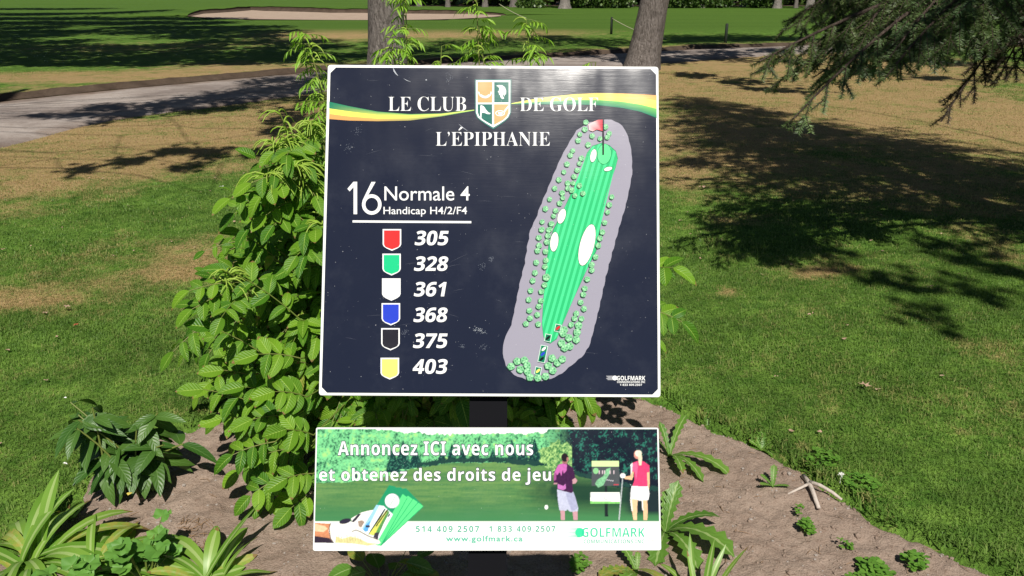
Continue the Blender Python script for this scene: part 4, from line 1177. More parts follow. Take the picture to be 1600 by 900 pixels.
def shoot(base, tip, bend, young, n_plume, L, dens=22):
    """an upright shoot with narrow young leaves and flower tufts"""
    base, tip = np.array(base), np.array(tip)
    t_ = np.linspace(0, 1, 14)[:, None]
    mid = (base + tip) / 2 + np.array(bend)
    P = (1 - t_) ** 2 * base + 2 * t_ * (1 - t_) * mid + t_ ** 2 * tip
    st.tube(P, np.linspace(.004, .0016, 14), 5, False, (0, .5, random.random()))
    for i in range(int(dens * 1.5)):
        f = rv(.35, 1.0) if i else 1; q = f * 13; j = min(int(q), 12); p = P[j] * (1 - q + j) + P[j + 1] * (q - j)
        a = rv(0, 2 * PI)
        d = unit(np.array([math.cos(a), math.sin(a), rv(-.25, .5)]))
        # a small pinnate spray of narrow leaflets
        l = rv(.06, .11) * (1.15 - .5 * f)
        pts = [p]; dd = d
        for k_ in range(4):
            p = p + dd * l / 4; pts.append(p); dd = unit(dd + np.array([0, 0, -.16]))
            for s_ in (-1, 1):
                sd_ = unit(np.cross(dd, UPV)) * s_
                yl.add(0, p, unit(dd * .7 + sd_ * .7 + np.array([0, 0, -.25])), unit(UPV + rng.normal(0, .4, 3)), young * rv(.55, 1.0))
        st2.tube(pts, .0010, 3, False, (0, 0, .2))
    if n_plume: plume(P[-5:], n_plume, L)
yl, st2 = Leaves([YOUNG]), MB()
def bp(px, py, f): return atf(px, py, f) - SHIFT - 0
for (bx, by, tx, ty, f, yg, np_, L, dn) in [
    (540, 300, 478, 52, 2.45, .036, 16, .045, 22), (520, 330, 506, 150, 2.4, .034, 14, .045, 14), (560, 320, 500, 110, 2.5, .036, 0, .05, 16),
    (660, 300, 634, -8, 2.75, .040, 10, .04, 26), (640, 280, 612, 60, 2.7, .042, 8, .04, 14), (700, 290, 690, 72, 2.65, .038, 8, .035, 11),
    (760, 300, 744, -12, 2.75, .040, 10, .04, 28), (765, 300, 752, 66, 2.7, .040, 8, .04, 12), (830, 300, 822, 30, 2.7, .040, 9, .04, 20), (850, 300, 848, 86, 2.65, .038, 4, .04, 6),
    (920, 300, 931, 97, 2.6, .036, 12, .04, 3)]:
    shoot(bp(bx, by, f), bp(tx, ty, f + rv(-.05, .05)), (rv(-.03, .03), 0, 0), yg, np_, L, dn)
for (bx, by, tx, ty, f, np_, L) in [(470, 300, 432, 168, 2.3, 26, .05), (480, 330, 445, 215, 2.3, 34, .06), (485, 360, 470, 255, 2.25, 40, .065), (500, 380, 492, 300, 2.25, 26, .06), (450, 330, 412, 272, 2.2, 20, .07), (450, 360, 440, 300, 2.25, 30, .06), (480, 250, 486, 190, 2.35, 26, .055),
                                (400, 470, 352, 424, 2.1, 18, .05), (390, 480, 345, 438, 2.1, 14, .05), (510, 400, 503, 350, 2.2, 20, .06), (460, 270, 425, 222, 2.3, 24, .055), (470, 290, 455, 262, 2.2, 30, .065)]:
    a, b = bp(bx, by, f + .08), bp(tx, ty, f)
    t_ = np.linspace(0, 1, 8)[:, None]; mid = (a + b) / 2 + np.array([rv(-.02, .02), 0, .04])
    P = (1 - t_) ** 2 * a + 2 * t_ * (1 - t_) * mid + t_ ** 2 * b
    st.tube(P, np.linspace(.004, .0016, 8), 5, False, (0, .5, .3)); plume(P[-5:], np_, L)
    for k_ in range(2): compound(lv, st, P[2 + k_] - (BC - SHIFT), unit(np.array([rv(-1, .6), -.5, rv(-.1, .2)])), .14, 3, .06, unit(UPV + np.array([0, -.5, 0])))
# the leaves were worked out round the heart of the bush
mbL = MB(); lv.into(mbL)
fo = mbL.build('foliage', M['bush_leaf'], bush, True); fo.location = BC - SHIFT
so = st.build('stems', M['stem'], bush, True)
mbY = MB(); yl.into(mbY); mbY.build('young_foliage', M['young_leaf'], bush, True); st2.build('sprays', M['stem'], bush, True)
# ------------------------------------------------------------------ garden plants in front
def ribbon_leaf(mb, base, az, length, width, rise, sag, twist=0.0, prof=None, n=9, cup=.14, teeth=0.0, rnd=None):
    """a strap leaf that rises and arches over"""
    rnd = random.random() if rnd is None else rnd
    prof = prof or (lambda v: (.42 + .58 * min(1, v / .62)) * (1 - max(0, (v - .62) / .38) ** 2.6) if v < 1 else .03)
    h = np.array([math.cos(az), math.sin(az), 0]); V, Q, L = [], [], []
    p = np.array(base, float); ang = rise
    for i in range(n + 1):
        v = i / n; w = width / 2 * prof(v)
        if teeth: w *= 1 + teeth * (1 if i % 2 else -.8) * (v < .95)
        t_ = h * math.cos(ang) + UPV * math.sin(ang)
        s0 = np.array([-h[1], h[0], 0]); nn = np.cross(t_, s0) * -1
        tw = twist * v; s_ = s0 * math.cos(tw) + nn * math.sin(tw); nn2 = -s0 * math.sin(tw) + nn * math.cos(tw)
        if nn2[2] < 0: nn2 = -nn2
        for k_, u in enumerate((-1, -.22, .22, 1)):
            V.append(p + s_ * u * w + nn2 * abs(u) * cup * w); L.append((u if abs(u) == 1 else u * .5, v, rnd))
        p = p + t_ * length / n; ang -= sag / n
        if p[2] < .006: p[2] = .006; ang = max(ang, 0)
    for i in range(n):
        for j in range(3):
            a = 4 * i + j; Q.append((a, a + 1, a + 5, a + 4))
    mb.add(V, Q, luv=np.array(L))
def ground_z(x, y):
    P = np.array([[x, y]]); return float(soil_z(P, sdist(P, BED))[0]) if sdist(P, BED)[0] > 0 else 0.0
def plant(name, px, py, label, cat, group=None):
    b = at(px, py); b[2] = ground_z(b[0], b[1])
    return thing(name, b, label, cat, group), b

# strap-leaved clumps (lilies) along the front of the bed
def lily(px, py, leaves, label, mat='strap_leaf', name='lily_clump'):
    t, b = plant(name, px, py, label, 'plant', 'strap leaved lilies along the front of the bed')
    for (az, l, w, rise, sag, tw) in leaves:
        mb = MB(); q = np.array([rv(-.03, .03), rv(-.03, .03), -.01])
        ribbon_leaf(mb, q, math.radians(az), l, w, math.radians(rise), math.radians(sag), tw)
        mb.build('leaf', M[mat], t, True)
    return t
def rl(n_, a0, a1, l0, l1, w0, w1, r0, r1, s0, s1, tw=.5): return [(rv(a0, a1), rv(l0, l1), rv(w0, w1), rv(r0, r1), rv(s0, s1), rv(-tw, tw)) for _ in range(n_)]
random.seed(21)
lily(46, 878, [(78, .27, .046, 76, 35, .1), (52, .27, .05, 66, 50, .2), (62, .26, .046, 58, 70, .4), (25, .32, .046, 44, 90, .2), (5, .36, .042, 42, 105, -.2), (40, .29, .046, 52, 85, .1), (-10, .30, .04, 42, 120, .2)] + rl(50, -90, 170, .18, .32, .03, .05, 18, 60, 70, 170, .9),
     'largest strap leaved clump with white striped arching leaves in the lower left corner')
lily(140, 886, [(12, .29, .042, 42, 85, .1), (30, .27, .046, 42, 80, .2), (-5, .28, .042, 36, 100, .3), (20, .29, .042, 34, 85, -.2)] + rl(24, -60, 160, .16, .27, .028, .044, 18, 58, 70, 160, .9),
     'strap leaved clump arching right beside the toothed blue green weed', 'strap_leaf')
lily(330, 902, [(48, .27, .034, 50, 25, .6), (92, .17, .038, 62, 60, -.4), (140, .24, .042, 42, 75, .3), (165, .27, .046, 28, 65, .3), (175, .25, .046, 22, 55, -.2), (110, .18, .038, 56, 80, .5), (70, .16, .032, 56, 70, -.5), (20, .17, .03, 38, 90, .5), (185, .24, .042, 26, 80, .6)] + rl(10, -20, 200, .12, .20, .022, .036, 16, 56, 50, 130, 1.0),
     'light green strap leaved clump left of the white board on bare soil', 'strap_leaf')
lily(1090, 962, [(150, .25, .028, 44, 100, .5), (128, .27, .026, 50, 105, -.3), (88, .22, .016, 74, 40, .3), (66, .23, .019, 72, 35, .4), (50, .23, .016, 68, 35, -.5), (38, .24, .016, 60, 45, .6), (102, .20, .016, 76, 40, 0), (25, .24, .016, 40, 70, .3), (160, .30, .034, 36, 95, .3)] + rl(6, 20, 165, .12, .20, .012, .02, 40, 74, 50, 130, .9),
     'narrow strap leaved clump at the lower right of the white board', 'strap_leaf')
# dark-leaved clump on the left
random.seed(5)
ph, pb = plant('broadleaf_clump', 212, 762, 'dark green clump of pointed leaves at the left edge of the bare soil', 'plant')
LANCE = leaf_t(7, ovate(.165, .4), .3, .55)
lv2, st3 = Leaves([LANCE]), MB()
for i in range(15):
    az = rv(0, 2 * PI); R_ = rv(.03, .155); hgt_ = rv(.14, .33)
    tip = np.array([R_ * math.cos(az) * 1.15, R_ * math.sin(az) * .7, hgt_]); b0 = np.array([rv(-.06, .06), rv(-.05, .05), 0])
    t_ = np.linspace(0, 1, 7)[:, None]; P = b0 * (1 - t_) + tip * t_ + np.array([0, 0, .03]) * np.sin(t_ * PI)
    st3.tube(P, np.linspace(.004, .0025, 7), 5, False, (0, .5, .4))
    for k_ in range(9):
        f = rv(.3, 1); q = f * 6; j = min(int(q), 5); p = P[j] * (1 - q + j) + P[j + 1] * (q - j); a = k_ * 2.4 + i
        lv2.add(0, p, unit(np.array([math.cos(a), math.sin(a) - .15, rv(-.7, .35)]) + (0 if k_ else UPV * .7)), unit(UPV + np.array([0, -.35, 0]) + rng.normal(0, .25, 3)), rv(.075, .125), rv(.9, 1.35))
mb = MB(); lv2.into(mb); mb.build('foliage', M['phlox_leaf'], ph, True); st3.build('stems', M['stem'], ph, True)
mb = MB(); ptl = leaf_t(3, ovate(.35), .3, .2); mb.inst(ptl, np.array([np.eye(3) * .022]), np.array([[.055, -.15, .085]])); pt_ = mb.build('yellow_leaf', M['yellow_petal'], ph, True)

# weeds with lobed, toothed leaves right of the boards
DAND = lambda v: (.25 + .75 * v ** .8) * (1 - max(0, v - .8) / .2) ** .8 if v < 1 else .01
def rosette(px, py, leaves, label, mat='weed_leaf', name='dandelion', cat='weed', group=None):
    t, b = plant(name, px, py, label, cat, group)
    for (az, l, w, rise, sag) in leaves:
        mb = MB(); ribbon_leaf(mb, (0, 0, .0), math.radians(az), l, w, math.radians(rise), math.radians(sag), rv(-.4, .4), DAND, 15, .2, .30)
        mb.build('leaf', M[mat], t, True)
    return t
rosette(1046, 706, [(60, .20, .035, 55, 60), (-35, .25, .05, 40, 85), (-62, .20, .045, 42, 90), (-85, .18, .04, 50, 80), (175, .14, .035, 70, 60), (110, .13, .03, 70, 40)], 'big toothed weed with long drooping leaves just right of the gap between boards', group='toothed weeds')
rosette(1040, 828, [(5, .19, .055, 50, 80), (-38, .24, .085, 46, 90), (-70, .20, .07, 40, 90), (60, .16, .05, 75, 40), (80, .13, .045, 72, 40), (150, .15, .05, 55, 60), (-110, .18, .06, 35, 80)], 'big toothed weed with broad leaves against the right end of the white board', group='toothed weeds')
rosette(995, 893, [(200, .13, .055, 40, 70), (235, .12, .05, 40, 70), (120, .09, .03, 55, 50), (80, .06, .02, 60, 40)], 'toothed weed below the lower right of the white board', group='toothed weeds')
rosette(1108, 657, [(85, .10, .028, 55, 50), (180, .08, .024, 35, 60), (20, .09, .028, 35, 60), (-80, .07, .028, 30, 50), (-40, .08, .03, 30, 60), (240, .07, .024, 30, 50)], 'small toothed weed at the lawn edge by the corner of the dark board', group='toothed weeds')
rosette(1192, 692, [(185, .12, .03, 20, 30), (200, .09, .03, 30, 40), (80, .08, .035, 60, 50), (30, .08, .035, 45, 60), (-20, .08, .032, 35, 50), (-70, .08, .032, 40, 60), (120, .07, .03, 60, 50), (10, .06, .03, 60, 40), (150, .06, .03, 50, 40)], 'bright leafy weed at the lawn edge above the crossed stick', group='toothed weeds')
rosette(1207, 762, [(75, .075, .026, 70, 40), (-10, .055, .018, 20, 30), (190, .05, .018, 30, 30), (150, .055, .02, 50, 30)], 'tiny upright weed left of the crossed stick', group='toothed weeds')
# columbine-like weed with lobed bluish leaves
LOBE = lambda: None
def lobed(mb, o, d, nn, size):
    d = unit(d); x = unit(np.cross(d, nn)); z = np.cross(x, d)
    n_ = 15; V, T, L = [np.array(o) + d * .02 * size], [], [(0, 0, .5)]; rnd = random.random()
    for i in range(n_):
        a = -1.25 * PI / 1.6 + i / (n_ - 1) * 2.5 * PI / 1.6
        r = size * (.72 + .28 * abs(math.cos(a * 1.9)) + (.08 if i % 2 else -.05))
        V.append(np.array(o) + d * (.35 * size + r * .6 * math.cos(a)) + x * r * .62 * math.sin(a) + z * size * .10 * math.cos(a * 3.8)); L.append((.8, .5, rnd))
    for i in range(n_ - 1): T.append((0, i + 2, i + 1))
    mb.add(V, None, T, np.array(L))
random.seed(9)
def columbine(px, py, n_, R, label):
    t, b = plant('lobed_weed', px, py, label, 'weed', 'lobed leaf weeds along the front edge')
    mb, sm = MB(), MB()
    for i in range(n_):
        az = rv(0, 2 * PI); r = R * math.sqrt(random.random()); h_ = rv(.06, .17)
        p = np.array([r * math.cos(az), r * math.sin(az) * .6, h_])
        sm.tube([(p[0] * .2, p[1] * .2, 0), p * np.array([.7, .7, .7]), p], [.0018, .0014, .001], 4, False)
        for k_ in range(3):
            a = az + (k_ - 1) * 1.3
            lobed(mb, p, np.array([math.cos(a), math.sin(a), rv(-.1, .3)]), unit(UPV + np.array([0, -.35, 0]) + rng.normal(0, .25, 3)), rv(.026, .042))
    mb.build('foliage', M['columbine_leaf'], t, True); sm.build('stems', M['stem'], t, True)
columbine(228, 898, 20, .10, 'bushy blue green lobed weed between the two left strap leaved clumps')
columbine(110, 960, 16, .12, 'low lobed weed at the bottom edge in the far left corner')
# leafy sprout below the white board
sp_, b = plant('leafy_sprout', 600, 915, 'low sprout of rounded leaves in shade below the white board', 'plant')
mb = MB(); lvs, sm = Leaves([leaf_t(6, ovate(.30), .2, .3, .02)]), MB()
for i in range(17):
    a = rv(0, 2 * PI); r = rv(.02, .10); p = np.array([r * math.cos(a) * 1.3, r * math.sin(a), rv(.03, .11)])
    sm.tube([(0, 0, 0), p], [.002, .0012], 4, False); lvs.add(0, p, np.array([math.cos(a), math.sin(a), rv(-.1, .3)]), unit(UPV + rng.normal(0, .25, 3)), rv(.05, .085))
lvs.into(mb); mb.build('foliage', M['weed_leaf'], sp_, True); sm.build('stems', M['stem'], sp_, True)
# clover tufts
TRI = leaf_t(3, lambda v: .42 * math.sin(min(1, v * 1.0) * PI * .82 + .05) ** .8, .15, .1)
def clover(px, py, R, n_, label, sz=.014):
    t, b = plant('clover_tuft', px, py, label, 'weed', 'small clover tufts on the soil')
    L = Leaves([TRI]); sm = MB()
    for i in range(n_):
        a = rv(0, 2 * PI); r = R * math.sqrt(random.random()); p = np.array([r * math.cos(a), r * math.sin(a), rv(.008, .035) * (1.3 - r / R * .6)])
        sm.tube([(p[0] * .8, p[1] * .8, -.01), p], .0006, 3, False)
        a0 = rv(0, 2 * PI)
        for k_ in range(3): L.add(0, p, np.array([math.cos(a0 + k_ * 2.09), math.sin(a0 + k_ * 2.09), .15]), unit(UPV + rng.normal(0, .2, 3)), sz * rv(.8, 1.2))
    mb = MB(); L.into(mb); mb.build('foliage', M['clover'], t, True); sm.build('stems', M['stem'], t, True)
clover(1259, 825, .021, 20, 'small round clover tuft below the crossed stick')
clover(1366, 888, .040, 42, 'largest clover tuft at the lower right on bare soil', .017)
clover(1428, 878, .028, 22, 'clover tuft right of the largest clover tuft', .015)
clover(905, 885, .028, 20, 'clover tuft in the soil below the logo of the white board', .013)
clover(1320, 850, .018, 8, 'sparse clover tuft on soil up left of the largest tuft', .010)
clover(1282, 722, .055, 46, 'spreading clover patch along the lawn edge above the crossed stick', .013)
clover(1345, 762, .055, 46, 'spreading clover patch along the lawn edge right of the crossed stick', .013)
clover(1248, 800, .016, 6, 'tiny clover sprout just under the crossed stick', .010)
clover(1345, 905, .03, 16, 'clover tuft at the bottom edge below the largest tuft', .014)
# white clover blossom
mb = MB(); bl0 = at(1312, 757)
for i in range(26):
    a = rv(0, 2 * PI); e = rv(-.2, 1.4); d = np.array([math.cos(a) * math.cos(e), math.sin(a) * math.cos(e), math.sin(e)])
    mb.tube([d * .003, d * .011], [.0016, .0007], 4)
mb.tube([(0, 0, -.03), (0, 0, .002)], .0012, 4)
o = mb.build('clover_flower', M['white_petal']); o.location = bl0 + np.array([0, 0, .035]); tag(o, 'white clover blossom on the clover patch by the crossed stick', 'flower')
# crossed dry stick
stk, b = plant('forked_stick', 1273, 766, 'pale dry crossed stick lying on bare soil at the right', 'stick')
w = lambda px, py, h_=.012: np.array([*(at(px, py)[:2] - b[:2]), h_])
mb = MB(); mb.tube([w(1255, 746), w(1262, 757, .018), w(1268, 770, .020), w(1279, 796, .012)], [.0085, .0075, .007, .006], 9)
mb.tube([w(1264, 760, .024), w(1280, 767, .028), w(1300, 775, .02), w(1315, 783, .012)], [.0068, .006, .0055, .004], 8)
mb.tube([w(1263, 762, .022), w(1248, 768, .018), w(1231, 773, .010)], [.0055, .0045, .003], 7)
mb.build('twig', M['stick'], stk, True)
# pebbles and dry litter: uncountable
mb = MB()
ico = np.array([[0, 0, 1], [.89, 0, .45], [.28, .85, .45], [-.72, .53, .45], [-.72, -.53, .45], [.28, -.85, .45], [.72, .53, -.45], [-.28, .85, -.45], [-.89, 0, -.45], [-.28, -.85, -.45], [.72, -.53, -.45], [0, 0, -1]])
icf = np.array([(0, 1, 2), (0, 2, 3), (0, 3, 4), (0, 4, 5), (0, 5, 1), (1, 6, 2), (2, 7, 3), (3, 8, 4), (4, 9, 5), (5, 10, 1), (6, 7, 2), (7, 8, 3), (8, 9, 4), (9, 10, 5), (10, 6, 1), (11, 7, 6), (11, 8, 7), (11, 9, 8), (11, 10, 9), (11, 6, 10)])
Pn = rng.uniform((-1.7, 1.2), (1.9, 3.2), (2600, 2)); Pn = Pn[sdist(Pn, BED) > .01]
zz = soil_z(Pn, sdist(Pn, BED)); m = len(Pn); s_ = rng.gamma(2.0, .0011, m) + .0012
MM = np.stack([np.diag([a, b_, c_2]) for a, b_, c_2 in zip(s_ * rng.uniform(.7, 1.3, m), s_ * rng.uniform(.7, 1.3, m), s_ * rng.uniform(.5, .9, m))])
mb.inst((ico, None, icf, np.zeros((12, 3))), MM, np.column_stack([Pn, zz + s_ * .3]))
tag(mb.build('pebbles', M['pebble']), 'small pebbles and clods strewn over the bare soil', 'pebbles', kind='stuff')
mb = MB()
Pn = rng.uniform((-1.7, 1.2), (1.9, 3.2), (9000, 2)); Pn = Pn[sdist(Pn, BED) > -.02]
zz = soil_z(Pn, sdist(Pn, BED)); m = len(Pn); s_ = rng.gamma(1.6, .0012, m) + .0012
MM = np.stack([np.diag([a, b_, c_2]) for a, b_, c_2 in zip(s_ * rng.uniform(.7, 1.5, m), s_ * rng.uniform(.7, 1.5, m), s_ * rng.uniform(.6, 1.0, m))])
mb.inst((ico, None, icf, np.zeros((12, 3))), MM, np.column_stack([Pn, zz + s_ * .2]))
tag(mb.build('soil_crumbs', M['soil']), 'crumbs of earth lying loose on the bare soil', 'soil crumbs', kind='stuff')
mb = MB()
for i in range(420):
    q = rng.uniform((-1.6, 1.5), (1.8, 3.0)) if i > 60 else np.array(at(rv(280, 330), rv(805, 850))[:2])
    if sdist(q[None], BED)[0] < -.03: continue
    z = float(soil_z(q[None], sdist(q[None], BED))[0]) + .004; a = rv(0, PI); l = rv(.008, .04)
    d = np.array([math.cos(a), math.sin(a), rv(-.1, .1)]) * l / 2
    mb.tube([np.array([*q, z]) - d, np.array([*q, z + .002]), np.array([*q, z]) + d], [.0008, .001, .0005], 4)
tag(mb.build('dry_litter', M['litter']), 'dry twigs and stalks scattered over the bare soil', 'litter', kind='stuff')
# fallen leaves and petals on the lawn
def fallen(px, py, size, mat, label, name='fallen_leaf', cat='leaf', group='fallen leaves on the lawn'):
    n_ = 12; V, T = [(0, 0, .012)], []
    for i in range(n_):
        a = i / n_ * 2 * PI; r = size * (1 if i % 2 else .55) * rv(.8, 1.1); V.append((r * math.cos(a), r * math.sin(a) * .8, .012 + size * rv(-.2, .35)))
    for i in range(n_): T.append((0, 1 + i, 1 + (i + 1) % n_))
    mb = MB(); mb.add(V, None, T, (0.5, .5, .4)); o = mb.build(name, M[mat]); o.location = at(px, py) + np.array([0, 0, .018]); tag(o, label, cat, group)
fallen(1349, 611, .028, 'dead_leaf', 'pale dry leaf lying on the open lawn at the right', group=None)
fallen(1097, 297, .035, 'dead_leaf', 'dry leaf on the grass just right of the dark board')
fallen(121, 516, .014, 'red_petal', 'reddish fallen leaf on the left lawn')
fallen(347, 297, .022, 'white_petal', 'whitish scrap on the grass near the left shade')
fallen(107, 487, .022, 'dead_leaf', 'pale scrap above the reddish leaf on the left lawn')
fallen(104, 632, .007, 'white_petal', 'white scrap on the lawn above the dark leaved clump')
fallen(105, 736, .009, 'white_petal', 'white scrap at the lawn edge left of the dark leaved clump')

mb = MB()
for i in range(170):
    q = np.array([rv(-4.5, 5), rv(2.4, 8)])
    if sdist(q[None], BED)[0] > -.05 or sdist(q[None], PATH_POLY)[0] > -.05: continue
    n_ = 7; a0 = rv(0, 6); sz = rv(.006, .016); z0 = rv(.012, .022)
    V = [(q[0], q[1], z0)] + [(q[0] + sz * math.cos(a0 + k_ * .9) * rv(.6, 1.1), q[1] + sz * .7 * math.sin(a0 + k_ * .9) * rv(.6, 1.1), z0 + rv(-.003, .005)) for k_ in range(n_)]
    mb.add(V, None, [(0, 1 + k_, 1 + (k_ + 1) % n_) for k_ in range(n_)], (.5, .5, random.random()))
tag(mb.build('leaf_litter', M['dead_leaf']), 'tiny dry leaf scraps sprinkled over the lawn', 'leaf litter', kind='stuff')
# ------------------------------------------------------------------ trees
def trunk_tube(mb, P, R, n=18, flare=.5, seedn=0):
    P = np.asarray(P, float); m = 26; t_ = np.linspace(0, 1, m)
    s = np.concatenate([[0], np.cumsum(np.linalg.norm(np.diff(P, axis=0), axis=1))]); s /= s[-1]
    Pi = np.stack([np.interp(t_, s, P[:, k]) for k in range(3)], 1); Ri = np.interp(t_, s, R)
    H = Pi[:, 2] - Pi[0, 2]; Ri = Ri * (1 + flare * np.exp(-H / .35))
    a = np.arange(n) * 2 * PI / n
    lob = 1 + .05 * np.sin(3 * a + seedn)[None] + .04 * np.sin(5 * a + 2 + seedn)[None] + (.10 * np.exp(-H / .3))[:, None] * np.sin(4 * a + seedn)[None] + .02 * rng.normal(size=(m, n))
    V = np.stack([Pi[:, 0:1] + Ri[:, None] * lob * np.cos(a), Pi[:, 1:2] + Ri[:, None] * lob * np.sin(a), np.repeat(Pi[:, 2:3], n, 1)], -1)
    Q = [(i * n + j, i * n + (j + 1) % n, (i + 1) * n + (j + 1) % n, (i + 1) * n + j) for i in range(m - 1) for j in range(n)]
    mb.add(V.reshape(-1, 3), Q)
TLEAF = leaf_t(2, lambda v: .42 * math.sin(PI * (v * .9 + .05)), .2, .2)
def broadleaf(base, top, r0, blobs, label, mat='tree_leaf', bark='bark', name='broadleaf_tree', group=None, dens=1.0, ls=.12, lean=None, cat='tree', lr=.22):
    """blobs: (centre, radii) leaf clumps, each carried by a limb"""
    base = np.array(base, float); t = thing(name, base, label, cat, group)
    top = np.array(top, float) - base
    tm = MB(); midp = top * .5 + np.array([rv(-.1, .1), rv(-.1, .1), 0]) if lean is None else np.array(lean) - base
    P = [(0, 0, -.1), tuple(midp * .5), tuple(midp), tuple(top)]
    trunk_tube(tm, P, [r0, r0 * .86, r0 * .74, r0 * .30], flare=.45, seedn=rv(0, 6))
    cr, lm = MB(), MB()
    for c, rad in blobs:
        c = np.array(c, float) - base; rad = np.array(rad, float)
        f = np.clip((c[2] - .2 * np.linalg.norm(c[:2])) / max(top[2], .1), .35, .97)
        a = midp * (f / .5) if f < .5 else midp + (top - midp) * ((f - .5) / .5)
        m1 = a * .5 + c * .5 + np.array([0, 0, .1 * np.linalg.norm(c - a)])
        t_ = np.linspace(0, 1, 8)[:, None]; Pl = (1 - t_) ** 2 * a + 2 * t_ * (1 - t_) * m1 + t_ ** 2 * c
        Pl[1:-1] += rng.normal(0, .06, (6, 3)) * np.linalg.norm(c - a) ** .7; Pl[1:-1] += np.sin(t_[1:-1] * PI) * rng.normal(0, .25, 3) * np.linalg.norm(c - a) ** .6
        lm.tube(Pl, np.linspace(max(r0 * lr, .012), .008, 8), 6, False)
        vol = float(np.prod(rad)) ** (2 / 3)
        m = int(520 * dens * vol * (.12 / ls) ** 2 * .55) + 12
        d = nrm(rng.normal(size=(m, 3))); rr = rng.random(m) ** .45
        O = c + d * rr[:, None] * rad
        # leaves sit in sprays: pull them towards a few twig centres
        k_ = max(5, m // 16); cen = c + nrm(rng.normal(size=(k_, 3))) * (rng.random(k_) ** .4)[:, None] * rad
        O = O * .35 + cen[rng.integers(0, k_, m)] * .65 + rng.normal(0, ls * .6, (m, 3))
        Dd = nrm(rng.normal(size=(m, 3)) + np.array([0, 0, -.3])); Nn = nrm(rng.normal(size=(m, 3)) * .6 + UPV)
        B_ = basis(Dd, Nn) * (ls * rng.uniform(.7, 1.3, m))[:, None, None]
        cr.inst(TLEAF, B_, O)
        for q in range(min(6, k_)): lm.tube([c, cen[q]], [.012, .004], 4, False)
    tr = tm.build('trunk', M[bark], t, True); lo = lm.build('limbs', M[bark], t, True); cr.build('crown', M[mat], t, True)
    return t
def shade_blob(px, py, rx, ry, h, flat=.35):
    """where a leaf clump at height h hangs if its shadow is to fall on this spot of the ground"""
    g_ = at(px, py); dep = np.linalg.norm(g_ - np.array([0, 0, CAM_H]))
    c = g_ + S * (h / S[2]); y0, y1 = at(px, max(py - ry, 9))[1], at(px, py + ry)[1]
    rxw = rx / F * dep; ryw = max((y0 - y1) / 2, .2)
    return (c, (rxw, min(ryw, 6.0), max(.25, min(1.1, flat * min(rxw, ryw)))))
random.seed(33)
# two big trunks behind the sign, leafless up to beyond the frame
b1, b2 = at(607, 138), at(1001, 109)
def crown_of(tb, n_, R, z0, z1):
    out = []
    for _ in range(n_):
        a = rv(0, 2 * PI); r = R * math.sqrt(random.random()); z = rv(z0, z1)
        out.append(((tb[0] + r * math.cos(a), tb[1] + r * math.sin(a), z), (rv(.9, 1.5), rv(.9, 1.5), rv(.5, .9))))
    return out
MIDB1 = [shade_blob(*q) for q in [(470, 160, 60, 22, 5.5), (560, 88, 70, 12, 7.5), (640, 80, 70, 14, 8), (700, 70, 60, 14, 9), (600, 66, 50, 8, 9), (720, 92, 60, 10, 7), (520, 118, 50, 12, 6.5), (560, 108, 50, 10, 6.5)]]
MIDB2 = [shade_blob(*q) for q in [(780, 66, 60, 16, 9), (850, 62, 60, 14, 9), (920, 66, 60, 12, 9), (980, 68, 60, 12, 9), (820, 88, 60, 10, 7.5), (900, 86, 60, 10, 7.5), (1060, 66, 60, 9, 9), (1140, 64, 70, 10, 9), (1210, 62, 60, 9, 9.5)]]
broadleaf(b1, b1 + np.array([.5, .3, 9]), .31, crown_of(b1, 10, 3.6, 5, 10.5) + MIDB1, 'thick grey tree trunk rising behind the upper left of the dark board', group=None, ls=.16, lean=b1 + np.array([.10, .1, 4.5]), dens=3.2, lr=.07)
broadleaf(b2, b2 + np.array([1.0, .4, 10]), .30, crown_of(b2 + np.array([.6, 0, 0]), 10, 4.0, 5, 11) + MIDB2, 'slanting grey tree trunk rising behind the upper right corner of the dark board', group=None, ls=.17, lean=b2 + np.array([.70, .1, 4.5]), dens=3.2, lr=.07)
# trees left of the frame, known by the shade they throw over path and lawn
BL = [shade_blob(*q) for q in [(70, 183, 30, 4, 6.5), (120, 182, 40, 5, 6.5), (165, 170, 44, 10, 6.8), (205, 178, 50, 10, 6.2), (265, 165, 55, 14, 7), (330, 153, 60, 14, 7.4), (400, 145, 70, 20, 7.8), (470, 140, 50, 28, 7.2), (150, 192, 18, 4, 6), (300, 172, 50, 10, 6.6), (360, 165, 50, 12, 6.8), (430, 128, 60, 12, 8), (500, 125, 40, 14, 8),
                                 (130, 265, 26, 5, 5.2), (205, 252, 38, 8, 5.4), (265, 238, 50, 12, 5.6), (330, 240, 32, 14, 5.2), (300, 258, 26, 6, 5.0), (410, 238, 30, 14, 5.8), (455, 185, 40, 16, 6.0), (430, 205, 30, 10, 5.6), (490, 205, 30, 20, 5.8)]]
broadleaf((-7.2, 5.6, 0), (-6.4, 5.4, 9), .26, BL, 'leafy tree left of the cart path that throws dappled shade on it', ls=.10, dens=5, lr=.04)
def mass(rows, h0, step=78):
    out = []
    for y, ry in rows:
        for x in range(-60, 500, step):
            xx_ = x + rv(-18, 18); lim = np.interp(xx_, [-60, 230, 300, 360, 420, 500], [2, 13, 24, 32, 42, 62])
            if y - ry * .5 < lim or (y > 100 and xx_ > 430): continue
            if 60 < xx_ < 260 and 34 < y < 66 and random.random() < .35: continue
            out.append(shade_blob(xx_, y, step * .82, ry, h0 + rv(-1, 1)))
    return out
broadleaf((-16.5, 17.0, 0), (-15.5, 17, 13), .35, mass([(99, 6), (92, 7), (83, 8), (74, 8), (65, 7)], 9.5), 'big tree far left beyond the path that shades the lawn', ls=.24, dens=6.5, lr=.05)
